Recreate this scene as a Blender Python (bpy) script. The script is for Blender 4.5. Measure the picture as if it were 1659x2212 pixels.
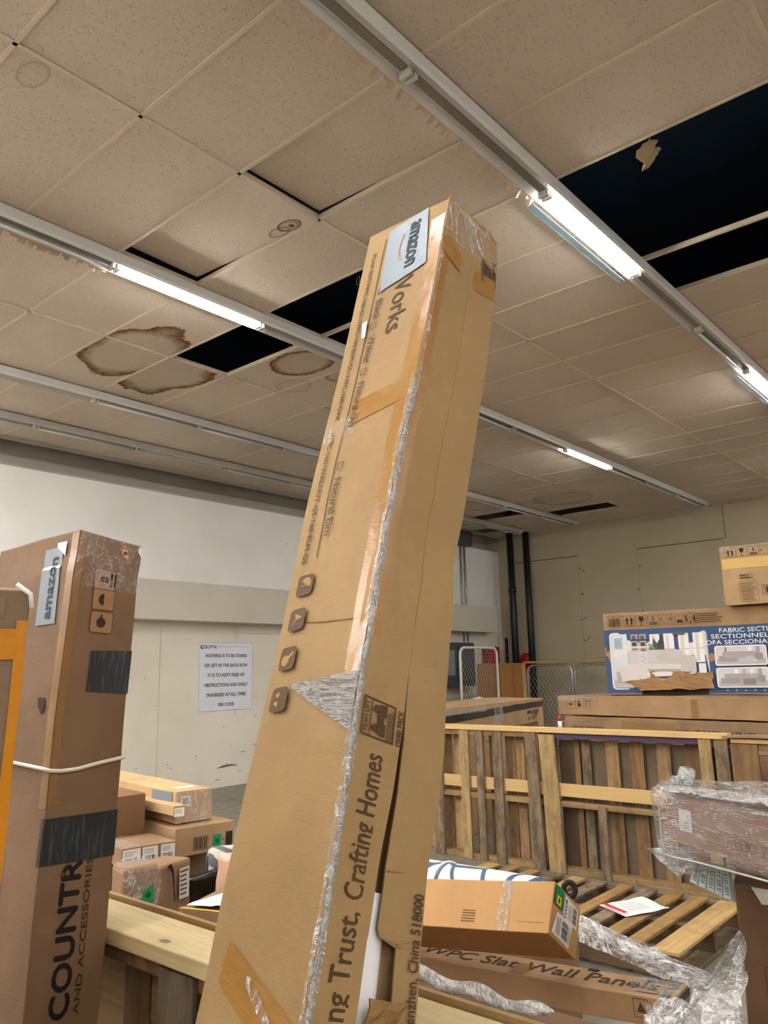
import bpy, bmesh, math, random
import numpy as np
from mathutils import Vector, Matrix, noise

random.seed(7)
for o in list(bpy.data.objects): bpy.data.objects.remove(o)
C = bpy.context.scene.collection
H = 1.48                                   # eye height above the floor

# ------------------------------------------------------------------ camera
YAW, PIT, ROL, FPX = 0.706968, 0.198572, -0.0216989, 1693.93
fw = Vector((math.cos(YAW)*math.cos(PIT), math.sin(YAW)*math.cos(PIT), math.sin(PIT)))
r0 = Vector((math.sin(YAW), -math.cos(YAW), 0)); u0 = r0.cross(fw)
rr = r0*math.cos(ROL)+u0*math.sin(ROL); uu = -r0*math.sin(ROL)+u0*math.cos(ROL)
cam = bpy.data.objects.new('camera', bpy.data.cameras.new('camera')); C.objects.link(cam)
cam.matrix_world = Matrix(((rr.x, uu.x, -fw.x, 0), (rr.y, uu.y, -fw.y, 0), (rr.z, uu.z, -fw.z, H), (0, 0, 0, 1)))
cam.data.sensor_fit = 'VERTICAL'; cam.data.sensor_height = 24; cam.data.lens = FPX/2212*24
cam.data.clip_start = 0.05; cam.data.clip_end = 100
bpy.context.scene.camera = cam

# ------------------------------------------------------------------ world, exposure, lamp strength
vs = bpy.context.scene.view_settings
vs.view_transform = 'Standard'; vs.look = 'None'; vs.gamma = 1; vs.use_curve_mapping = False
vs.exposure = 2.83
TUBE_POWER = 18.0                          # emission of the fluorescent tubes
TUBE_COLOR = (1.0, 0.985, 0.945)
wd = bpy.data.worlds.new('world'); bpy.context.scene.world = wd; wd.use_nodes = True
wd.node_tree.nodes['Background'].inputs[0].default_value = (0.5, 0.45, 0.4, 1)
wd.node_tree.nodes['Background'].inputs[1].default_value = 0.02

# ------------------------------------------------------------------ helpers
def lin(c):
    if isinstance(c, str):
        c = [int(c[i:i+2], 16)/255 for i in (0, 2, 4)]
    return tuple(((x/12.92) if x <= .04045 else ((x+.055)/1.055)**2.4) for x in c)+(1,)

class NT:
    def __init__(s, name):
        s.m = bpy.data.materials.new(name); s.m.use_nodes = True
        s.t = s.m.node_tree; s.p = s.t.nodes['Principled BSDF']; s.out = s.t.nodes['Material Output']
    def n(s, typ, **k):
        nd = s.t.nodes.new(typ)
        for a, v in k.items():
            if a.startswith('i_'):
                nd.inputs[a[2:].replace('_', ' ')].default_value = v
            else: setattr(nd, a, v)
        return nd
    def l(s, a, b): s.t.links.new(a, b)
    def math(s, op, a, b=None, c=None, clamp=False):
        nd = s.t.nodes.new('ShaderNodeMath'); nd.operation = op; nd.use_clamp = clamp
        for i, x in enumerate((a, b, c)):
            if x is None: continue
            if isinstance(x, (int, float)): nd.inputs[i].default_value = x
            else: s.l(x, nd.inputs[i])
        return nd.outputs[0]
    def mix(s, fac, a, b):
        nd = s.t.nodes.new('ShaderNodeMix'); nd.data_type = 'RGBA'
        for sock, x in ((nd.inputs[0], fac), (nd.inputs[6], a), (nd.inputs[7], b)):
            if hasattr(x, 'is_output'): s.l(x, sock)
            else: sock.default_value = x
        return nd.outputs[2]
    def coords(s, kind='Object', scale=(1, 1, 1)):
        tc = s.n('ShaderNodeTexCoord'); mp = s.n('ShaderNodeMapping'); mp.inputs['Scale'].default_value = scale
        s.l(tc.outputs[kind], mp.inputs[0]); return mp.outputs[0]
    def noise(s, vec, scale, detail=4, rough=.55, dist=0):
        nd = s.n('ShaderNodeTexNoise'); nd.inputs['Scale'].default_value = scale; nd.inputs['Detail'].default_value = detail
        nd.inputs['Roughness'].default_value = rough; nd.inputs['Distortion'].default_value = dist
        s.l(vec, nd.inputs['Vector']); return nd.outputs['Fac']
    def ramp(s, fac, stops):
        nd = s.n('ShaderNodeValToRGB'); e = nd.color_ramp.elements
        while len(e) < len(stops): e.new(.5)
        for i, (p, c) in enumerate(stops): e[i].position = p; e[i].color = c if len(c) == 4 else tuple(c)+(1,)
        s.l(fac, nd.inputs[0]); return nd.outputs[0]
    def bump(s, h, strength=.3, dist=.01):
        nd = s.n('ShaderNodeBump'); nd.inputs['Strength'].default_value = strength; nd.inputs['Distance'].default_value = dist
        s.l(h, nd.inputs['Height']); s.l(nd.outputs[0], s.p.inputs['Normal'])

def plain(name, col, rough=.6, metal=0, emit=0, spec=.5):
    t = NT(name); c = lin(col); t.p.inputs['Base Color'].default_value = c
    t.p.inputs['Roughness'].default_value = rough; t.p.inputs['Metallic'].default_value = metal
    t.p.inputs['Specular IOR Level'].default_value = spec
    if emit:
        t.p.inputs['Emission Color'].default_value = tuple(TUBE_COLOR)+(1,); t.p.inputs['Emission Strength'].default_value = emit
    return t.m
_mc = {}
def ink(col, rough=.7):
    k = ('ink', col, rough)
    if k not in _mc: _mc[k] = plain('print_'+col, col, rough, spec=.2)
    return _mc[k]

def cardboard(name, col, var=.10, gloss=.78):
    t = NT(name); v = t.coords(); c = lin(col)
    n1 = t.noise(v, 3.2, 5, .6); n2 = t.noise(t.coords(scale=(1, 1, 9)), 40, 2, .5)
    dk = tuple(x*(1-2.2*var) for x in c[:3])+(1,); lt = tuple(min(1, x*(1+var)) for x in c[:3])+(1,)
    a = t.ramp(n1, [(.3, dk), (.62, lt)]); b = t.mix(t.math('MULTIPLY', n2, .25), a, dk)
    t.l(b, t.p.inputs['Base Color']); t.p.inputs['Roughness'].default_value = gloss
    t.p.inputs['Specular IOR Level'].default_value = .35
    t.bump(t.math('ADD', t.noise(v, 14, 4), t.math('MULTIPLY', n2, .15)), .35, .008)
    return t.m

def wood(name, a, b, axis=2, grime=.0, rough=.75):
    t = NT(name); sc = [22, 22, 22]; sc[axis] = 1.3
    v = t.coords(scale=sc); oi = t.n('ShaderNodeObjectInfo')
    w = t.n('ShaderNodeVectorMath', operation='ADD'); t.l(v, w.inputs[0])
    cmb = t.n('ShaderNodeCombineXYZ'); rnd = t.math('MULTIPLY', oi.outputs['Random'], 40.)
    for i in range(3): t.l(rnd, cmb.inputs[i])
    t.l(cmb.outputs[0], w.inputs[1]); v2 = w.outputs[0]
    g = t.noise(v2, 1.0, 6, .65, 1.2); base = t.ramp(g, [(.33, lin(b)), (.62, lin(a))])
    hue = t.mix(t.math('MULTIPLY', oi.outputs['Random'], .55), base, lin(b)); base = hue
    if grime:
        gr = t.noise(t.coords(scale=(9, 9, 9) if axis != 2 else (14, 14, 5)), 1.1, 6, .75); gr = t.ramp(gr, [(.45, (0, 0, 0)), (.60, (1, 1, 1))])
        base = t.mix(t.math('MULTIPLY', gr, grime), base, lin('4c4238'))
    t.l(base, t.p.inputs['Base Color']); t.p.inputs['Roughness'].default_value = rough
    t.p.inputs['Specular IOR Level'].default_value = .3
    t.bump(g, .4, .004); return t.m

def film(name, lo=.06, hi=.9, scale=9, stretch=(1, 1, 1), rough=.14, thr=(.0, .035), haze=.12):
    """clear stretch film: see-through with a faint milky haze and highlight streaks painted into its opacity"""
    t = NT(name); v = t.coords(scale=stretch)
    n = t.noise(v, scale, 5, .62, 1.8); r1 = t.math('ABSOLUTE', t.math('SUBTRACT', n, .5))
    m = t.noise(t.coords(scale=tuple(1.7*x for x in stretch)), scale*1.9, 4, .6, 1.2); r2 = t.math('ABSOLUTE', t.math('SUBTRACT', m, .5))
    a = t.ramp(r1, [(thr[0], (hi,)*3), (thr[1], (0,)*3)]); b = t.ramp(r2, [(thr[0], (hi*.55,)*3), (thr[1]*.8, (0,)*3)])  # noise ridges turned opaque: painted glints in place of reflections on wrinkles
    h = t.ramp(t.noise(v, scale*.5, 3), [(.35, (lo,)*3), (.7, (lo+haze*2,)*3)])
    f = t.math('ADD', h, t.math('MAXIMUM', a, b), clamp=True)
    t.p.inputs['Base Color'].default_value = (.88, .88, .9, 1); t.p.inputs['Roughness'].default_value = rough
    t.p.inputs['Specular IOR Level'].default_value = 1.0; t.p.inputs['IOR'].default_value = 1.6
    t.l(f, t.p.inputs['Alpha']); t.bump(t.math('ADD', n, m), 1.0, .03)
    return t.m

class MB:
    """mesh builder"""
    def __init__(s): s.v = []; s.f = []; s.m = []
    def add(s, vs_, fs, mi=0):
        b = len(s.v); s.v += [tuple(x) for x in vs_]; s.f += [tuple(b+i for i in f) for f in fs]; s.m += [mi]*len(fs)
    def box(s, lo, hi, mi=0, M=None):
        x0, y0, z0 = lo; x1, y1, z1 = hi
        vv = [Vector(p) for p in ((x0,y0,z0),(x1,y0,z0),(x1,y1,z0),(x0,y1,z0),(x0,y0,z1),(x1,y0,z1),(x1,y1,z1),(x0,y1,z1))]
        if M is not None: vv = [M @ p for p in vv]
        s.add(vv, [(0,3,2,1),(4,5,6,7),(0,1,5,4),(1,2,6,5),(2,3,7,6),(3,0,4,7)], mi)
    def tube(s, pts, r, n=10, mi=0, caps=True, closed=False):
        pts = [Vector(p) for p in pts]; rings = []; N = len(pts)
        up = None
        for i, p in enumerate(pts):
            if closed: d = pts[(i+1) % N]-pts[i-1]
            else: d = pts[min(i+1, N-1)]-pts[max(i-1, 0)]
            d.normalize()
            if up is None: up = Vector((0, 0, 1)) if abs(d.z) < .9 else Vector((1, 0, 0))
            a = d.cross(up)
            if a.length < 1e-4: a = d.cross(Vector((0, 1, 0)))
            a.normalize(); b = a.cross(d).normalized(); up = b
            ri = r[i] if isinstance(r, (list, tuple)) else r
            rings.append([p+a*math.cos(2*math.pi*k/n)*ri+b*math.sin(2*math.pi*k/n)*ri for k in range(n)])
        vv = [q for ring in rings for q in ring]; ff = []
        for i in range(N if closed else N-1):
            j = (i+1) % N
            for k in range(n): ff.append((i*n+k, i*n+(k+1) % n, j*n+(k+1) % n, j*n+k))
        if caps and not closed: ff += [tuple(range(n-1, -1, -1)), tuple((N-1)*n+k for k in range(n))]
        s.add(vv, ff, mi)
    def grid(s, rows, mi=0):
        nr, nc = len(rows), len(rows[0])
        s.add([p for r in rows for p in r], [(i*nc+j, i*nc+j+1, (i+1)*nc+j+1, (i+1)*nc+j) for i in range(nr-1) for j in range(nc-1)], mi)
    def build(s, name, mats, parent=None, smooth=False, bevel=0, fixn=True):
        me = bpy.data.meshes.new(name); me.from_pydata(s.v, [], s.f)
        if not isinstance(mats, (list, tuple)): mats = [mats]
        for m in mats: me.materials.append(m)
        for p, i in zip(me.polygons, s.m): p.material_index = i; p.use_smooth = smooth
        if fixn:
            bm = bmesh.new(); bm.from_mesh(me); bmesh.ops.recalc_face_normals(bm, faces=bm.faces); bm.to_mesh(me); bm.free()
        me.update(); o = bpy.data.objects.new(name, me); C.objects.link(o)
        if parent is not None: o.parent = parent
        if bevel:
            b = o.modifiers.new('bevel', 'BEVEL'); b.width = bevel; b.segments = 2; b.limit_method = 'ANGLE'
        return o

def tag(o, label=None, cat=None, group=None, kind=None):
    if label: o['label'] = label
    if cat: o['category'] = cat
    if group: o['group'] = group
    if kind: o['kind'] = kind
    return o
def thing(name, label, cat, M=None, group=None):
    o = bpy.data.objects.new(name, None); C.objects.link(o); o.empty_display_size = .1
    if M is not None: o.matrix_world = M
    return tag(o, label, cat, group)
def struct(o): o['kind'] = 'structure'; return o

def copy_tree(o, parent=None):
    c = o.copy(); C.objects.link(c); c.parent = parent
    for ch in list(o.children): copy_tree(ch, c)
    return c

def pose(O, u, v):
    """frame from a corner (given from eye level), first axis and hint of the second"""
    u = Vector(u).normalized(); v = Vector(v); v = (v-u*u.dot(v)).normalized(); w = u.cross(v)
    return Matrix(((u.x, v.x, w.x, O[0]), (u.y, v.y, w.y, O[1]), (u.z, v.z, w.z, O[2]+H), (0, 0, 0, 1)))

# --- text
_tc = {}
def text_mesh(s, font_shear=0):
    if s in _tc: return _tc[s]
    cu = bpy.data.curves.new('t', 'FONT'); cu.body = s; cu.size = 1; cu.align_x = 'CENTER'; cu.align_y = 'CENTER'
    cu.resolution_u = 3
    ob = bpy.data.objects.new('t', cu); C.objects.link(ob)
    me = bpy.data.meshes.new_from_object(ob.evaluated_get(bpy.context.evaluated_depsgraph_get()))
    vv = [(v.co.x, v.co.y) for v in me.vertices]; ff = [tuple(p.vertices) for p in me.polygons]
    xs = [v[0] for v in vv] or [0]; ys = [v[1] for v in vv] or [0]
    w = max(xs)-min(xs); cx = (max(xs)+min(xs))/2
    bpy.data.objects.remove(ob); bpy.data.curves.remove(cu); bpy.data.meshes.remove(me)
    _tc[s] = ([(a-cx, b) for a, b in vv], ff, w); return _tc[s]

class Ink:
    """flat printing laid on a face through a mapping (x, y, height) -> point"""
    def __init__(s): s.items = []; s.cols = []; s.k = 0
    def _c(s, col):
        if col not in s.cols: s.cols.append(col)
        return s.cols.index(col)
    def poly(s, pts, col='2c241c', up=True):
        if up: s.k += 1
        s.items.append((pts, [tuple(range(len(pts)))], s._c(col), s.k))
    def rect(s, x0, y0, x1, y1, col='2c241c', up=True, n=1):
        if up: s.k += 1
        if n == 1: s.items.append(([(x0,y0),(x1,y0),(x1,y1),(x0,y1)], [(0,1,2,3)], s._c(col), s.k)); return
        ps = []; fs = []
        for i in range(n+1):
            t = i/n; 
            if abs(x1-x0) > abs(y1-y0): ps += [(x0+(x1-x0)*t, y0), (x0+(x1-x0)*t, y1)]
            else: ps += [(x0, y0+(y1-y0)*t), (x1, y0+(y1-y0)*t)]
            if i: fs.append((2*i-2, 2*i-1, 2*i+1, 2*i))
        s.items.append((ps, fs, s._c(col), s.k))
    def frame(s, x0, y0, x1, y1, w, col='2c241c'):
        s.rect(x0, y0, x1, y0+w, col); s.rect(x0, y1-w, x1, y1, col, False); s.rect(x0, y0+w, x0+w, y1-w, col, False); s.rect(x1-w, y0+w, x1, y1-w, col, False)
    def rrect(s, x0, y0, x1, y1, r, col):
        pts = []
        for cx, cy, a in ((x1-r, y1-r, 0), (x0+r, y1-r, 90), (x0+r, y0+r, 180), (x1-r, y0+r, 270)):
            for k in range(5):
                t = math.radians(a+k*22.5); pts.append((cx+r*math.cos(t), cy+r*math.sin(t)))
        s.poly(pts, col)
    def disc(s, x, y, r, col='2c241c', ry=None, n=14, a0=0, a1=360):
        ry = ry or r; s.poly([(x+r*math.cos(math.radians(a0+(a1-a0)*k/n)), y+ry*math.sin(math.radians(a0+(a1-a0)*k/n))) for k in range(n+(0 if a1-a0 == 360 else 1))], col)
    def text(s, t, x, y, size, rot=0, sx=1, col='2c241c', width=None, bold=0):
        vv, ff, w = text_mesh(t)
        if width: sx = width/(w*size)
        c, sn = math.cos(math.radians(rot)), math.sin(math.radians(rot)); s.k += 1
        offs = [(0, 0)] if not bold else [(0, 0), (bold, 0), (-bold, 0), (0, bold), (0, -bold)]
        for k, (dx, dy) in enumerate(offs):
            P = [((a*sx+dx)*size, (b+dy)*size) for a, b in vv]
            s.items.append(([(x+a*c-b*sn, y+a*sn+b*c) for a, b in P], ff, s._c(col), s.k+k*.12))
    def bars(s, x0, y0, x1, y1, n=18, rot=False, col='2c241c', seed=1):
        rg = random.Random(seed); ws = [rg.uniform(.4, 1.6) for _ in range(2*n)]; tot = sum(ws); s.k += 1; L = (y1-y0) if rot else (x1-x0); p = 0
        for i, w in enumerate(ws):
            d = w/tot*L
            if i % 2 == 0:
                if rot: s.rect(x0, y0+p, x1, y0+p+d, col, False)
                else: s.rect(x0+p, y0, x0+p+d, y1, col, False)
            p += d
    def lines(s, x0, y0, x1, y1, n, col='2c241c', th=.35, seed=3, vert=False):
        rg = random.Random(seed); s.k += 1
        for i in range(n):
            if vert:
                a = x0+(x1-x0)*(i+.5)/n; h = (x1-x0)/n*th/2; s.rect(a-h, y0, a+h, y1-(y1-y0)*rg.uniform(0, .35), col, False)
            else:
                a = y0+(y1-y0)*(i+.5)/n; h = (y1-y0)/n*th/2; s.rect(x0, a-h, x1-(x1-x0)*rg.uniform(0, .35), a+h, col, False)
    def build(s, name, fn, parent, label=None, base=.0012, step=.00025):
        mb = MB()
        for pts, fs, mi, k in s.items: mb.add([fn(x, y, base+step*k) for x, y in pts], fs, mi)
        o = mb.build(name, [ink(c) for c in s.cols], parent, fixn=False)
        if label: o['label'] = label
        return o

def face(D, side):
    a, b, c = D
    F = {'-y': ((0,0,0),(1,0,0),(0,0,1),(0,-1,0)), '+y': ((a,b,0),(-1,0,0),(0,0,1),(0,1,0)),
         '-x': ((0,b,0),(0,-1,0),(0,0,1),(-1,0,0)), '+x': ((a,0,0),(0,1,0),(0,0,1),(1,0,0)),
         '+z': ((0,0,c),(1,0,0),(0,1,0),(0,0,1)), '-z': ((0,b,0),(1,0,0),(0,-1,0),(0,0,-1))}[side]
    o, R, U, N = [Vector(x) for x in F]
    return o, R, U, N

def crump(p, amp, seed, sc=4.):
    if not amp: return Vector((0, 0, 0))
    return noise.noise_vector(Vector(p)*sc+Vector((seed*7.3, seed*3.1, seed)))*amp

class Carton:
    def __init__(s, name, label, cat, M, D, mat, amp=.003, seed=0, group=None, cell=.06, bevel=.003, body='carton_body', extra=None):
        s.root = thing(name, label, cat, M, group); s.D = D; s.amp = amp; s.seed = seed; s.extra = extra
        mb = MB()
        for side, (na, nb) in {'-y': (0, 2), '+y': (0, 2), '-x': (1, 2), '+x': (1, 2), '+z': (0, 1), '-z': (0, 1)}.items():
            o, R, U, N = face(D, side); A, B = D[na], D[nb]
            ka = max(1, min(60, round(A/cell))); kb = max(1, min(60, round(B/cell)))
            mb.grid([[s.warp(o+R*(A*j/ka)+U*(B*i/kb)) for j in range(ka+1)] for i in range(kb+1)])
        me = mb.build(body, mat, s.root, smooth=False)
        bm = bmesh.new(); bm.from_mesh(me.data); bmesh.ops.remove_doubles(bm, verts=bm.verts, dist=.0005)
        bmesh.ops.recalc_face_normals(bm, faces=bm.faces); bm.to_mesh(me.data); bm.free()
        b = me.modifiers.new('bevel', 'BEVEL'); b.width = bevel; b.segments = 2; b.limit_method = 'ANGLE'; b.angle_limit = math.radians(50)
        s.body = me
    def warp(s, p):
        q = p+crump(p, s.amp, s.seed)
        return q+s.extra(p) if s.extra else q
    def fn(s, side):
        o, R, U, N = face(s.D, side)
        return lambda x, y, h: s.warp(o+R*x+U*y)+N*h
    def sheet(s, name, side, x0, y0, x1, y1, mat, h=.001, n=(1, 1), label=None, wob=0, pts=None):
        f = s.fn(side); mb = MB(); nx = max(n[0], int(abs(x1-x0)/.05)+1); ny = max(n[1], int(abs(y1-y0)/.05)+1)
        rows = []
        for i in range(ny+1):
            row = []
            for j in range(nx+1):
                a, b = j/nx, i/ny
                x, y = x0+(x1-x0)*a, y0+(y1-y0)*b
                if pts:
                    p0, p1, p2, p3 = pts
                    x = (p0[0]*(1-a)+p1[0]*a)*(1-b)+(p3[0]*(1-a)+p2[0]*a)*b; y = (p0[1]*(1-a)+p1[1]*a)*(1-b)+(p3[1]*(1-a)+p2[1]*a)*b
                row.append(f(x, y, h+wob*abs(noise.noise(Vector((x*30, y*30, s.seed))))))
            rows.append(row)
        mb.grid(rows); o = mb.build(name, mat, s.root, fixn=False)
        if label: o['label'] = label
        return o
    def ink(s, I, side, name='printed_text', label=None, base=.0012):
        return I.build(name, s.fn(side), s.root, label, base)

# ------------------------------------------------------------------ shared materials
M_card = cardboard('cardboard_tan', 'ab8a66'); M_card2 = cardboard('cardboard_brown', '8f7053')
M_card3 = cardboard('cardboard_pale', 'bb9b72'); M_card4 = cardboard('cardboard_dull', '9c7e5e', .14)
M_tall = cardboard('cardboard_tall', '9b7d54', .05)
M_tape = None
def tape_mat():
    t = NT('clear_tape'); v = t.coords(); n = t.noise(v, 60, 4, .6, 2.)
    t.p.inputs['Base Color'].default_value = lin('a87838'); t.p.inputs['Roughness'].default_value = .2
    t.p.inputs['Specular IOR Level'].default_value = .8; t.p.inputs['Alpha'].default_value = .55
    t.bump(n, .35, .004); return t.m
M_tape = tape_mat()
M_shine = film('crinkled_clear_tape', .03, .7, 11, (1, 1, .35), .10, (.0, .022), .08)
M_black = plain('black_tape', '15171a', .32)
def black_tape():
    t = NT('scuffed_black_tape'); tc = t.n('ShaderNodeTexCoord'); mp = t.n('ShaderNodeMapping'); t.l(tc.outputs['Object'], mp.inputs[0])
    mp.inputs['Rotation'].default_value = (0, math.radians(-52), 0); mp.inputs['Scale'].default_value = (110, 9, 9)
    n = t.noise(mp.outputs[0], 1, 3, .6); c = t.ramp(n, [(.52, lin('14171c')), (.72, lin('46505c'))]); t.l(c, t.p.inputs['Base Color'])
    t.p.inputs['Roughness'].default_value = .35; return t.m
M_blackt = black_tape()
M_paper = plain('white_label_paper', 'e6e4e2', .55)
M_greypaper = plain('blue_grey_label', '74808e', .5)
M_green = plain('green_sticker', '108a48', .5)
M_white = plain('white_metal', 'd9d7d0', .35)
M_filmS = film('stretch_film_strands', .12, .9, 4, (1.6, 1, 2.4), .12, (.0, .05), .16)
M_steel = plain('galvanised_steel', 'a9aaa8', .35, .7)

# ================================================================== THE ROOM
XF, YL = 13.95, 8.8                        # far wall, left wall
CZ = 2.67+H                                # ceiling height
XB, YR = -5.0, -7.0
# floor
def floor_mat():
    t = NT('concrete'); v = t.coords(); n = t.noise(v, 1.1, 8, .65); m = t.noise(v, 9, 6, .7)
    c = t.ramp(n, [(.3, lin('6c675c')), (.68, lin('918b7f'))]); c = t.mix(t.math('MULTIPLY', m, .5), c, lin('56524a'))
    t.l(c, t.p.inputs['Base Color']); t.l(t.ramp(m, [(.3, (.3,)*3), (.7, (.6,)*3)]), t.p.inputs['Roughness']); t.bump(m, .15, .004); return t.m
mb = MB(); mb.box((XB-.2, YR-.2, -.15), (XF+.2, YL+.6, 0)); struct(mb.build('floor', floor_mat()))
def wall_mat(name, col, col2, sc=.8):
    t = NT(name); v = t.coords(); n = t.noise(v, sc, 6, .6); t.l(t.ramp(n, [(.3, lin(col2)), (.65, lin(col))]), t.p.inputs['Base Color'])
    t.p.inputs['Roughness'].default_value = .7; t.bump(t.noise(v, 60, 2), .08, .003); return t.m
M_wallw = wall_mat('white_paint', 'eeeeea', 'e4e3de'); M_wallb = wall_mat('beige_paint', 'b3a68e', 'a99c84')
M_fascia = wall_mat('pale_grey_paint', 'bdb6aa', 'b0a99d'); M_lower = wall_mat('scuffed_white_paint', 'e6e0d2', 'd6cfbf')
WT = 2.36+H                                 # top of the white paint
mb = MB()
mb.box((XB, YL, WT), (XF+.2, YL+.5, WT+.02), 1)
mb.box((XB, YL+.0, 0), (XF+.2, YL+.2, WT), 0)
mb.box((XB, YL+.32, WT+.0), (XF+.2, YL+.5, CZ+1.3), 1)
struct(mb.build('wall_left', [M_wallw, M_fascia]))
# scuffs, seams and screws on the left wall
I = Ink()
for x, z0, z1 in ((5.83, .2, 2.1), (7.05, .9, 2.1), (9.9, 0, 2.1), (8.4, 0, 2.1)): I.rect(x, z0, x+.008, z1, 'b4ab9c')
rg = random.Random(4)
for k in range(26):
    x = rg.uniform(5.4, 8.2); z = rg.uniform(.05, .55); w = rg.uniform(.01, .1); I.poly([(x, z), (x+w, z+.004), (x+w*.9, z+.012), (x+.01, z+.01)], '8a8074')
I.poly([(6.75, .245), (7.0, .262), (7.12, .25), (7.0, .282), (6.85, .275)], '6b6258'); I.poly([(7.35, .27), (7.6, .29), (7.5, .305), (7.4, .29)], '766d62')
for k in range(14): I.disc(rg.uniform(5.5, 12), rg.uniform(.6, 3.5), .012, 'c0b8aa')
o = I.build('trim_1', lambda x, y, h: Vector((x, YL-h, y)), None); struct(o)
# lower band in front of the wall: slightly warmer board panelling
mb = MB(); mb.box((XB, YL-.012, 0), (XF, YL-.0005, .67+H)); struct(mb.build('trim_2', M_lower))
for o_ in bpy.data.objects:
    if o_.name == 'trim_1': o_.location.y = -.013
# bulkhead along the left wall
mb = MB(); mb.box((XB, YL-.32, .672+H), (13.3, YL-.0005, 1.165+H)); struct(mb.build('trim_3', wall_mat('bulkhead_paint', 'cdc7ba', 'c4bdb0'), bevel=.004))
# far wall
mb = MB(); mb.box((XF, YR-.2, 0), (XF+.2, YL+.32, CZ+1.3)); struct(mb.build('wall_far', M_wallb))
I = Ink()
I.rect(5.79, 2.085+H, 4.24, 2.1+H, '4c4438'); I.rect(4.2, 2.09+H, 4.215, 2.67+H, '6e6556')
I.rect(8.5, 2.085+H, 6.98, 2.1+H, '4c4438'); I.rect(6.98, .1, 6.988, 2.1+H, '988c76'); I.rect(5.79, .1, 5.797, 2.1+H, '988c76'); I.rect(4.24, .1, 4.247, 2.1+H, '988c76')
for y in (6.98, 6.9, 5.79, 4.24, 3.0):
    for z in (.5, .9, 1.35, 1.8): I.disc(y+rg.uniform(-.03, .03), z+H+rg.uniform(-.05, .05), .018, '6a6051')
struct(I.build('trim_4', lambda y, z, h: Vector((XF-h, y, z)), None))
mb = MB(); mb.box((XB-.2, YR-.2, 0), (XB, YL+.2, CZ+1.3)); struct(mb.build('wall_back', M_wallw))
mb = MB(); mb.box((XB, YR-.2, 0), (XF, YR, CZ+1.3)); struct(mb.build('wall_right', M_wallw))
# dark roof void
M_void = plain('dark_roof_deck', '2c4a6c', .9)
mb = MB(); mb.box((XB-.2, YR-.2, CZ+1.25), (XF+.2, YL+.2, CZ+1.35)); struct(mb.build('trim_5', M_void))

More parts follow.
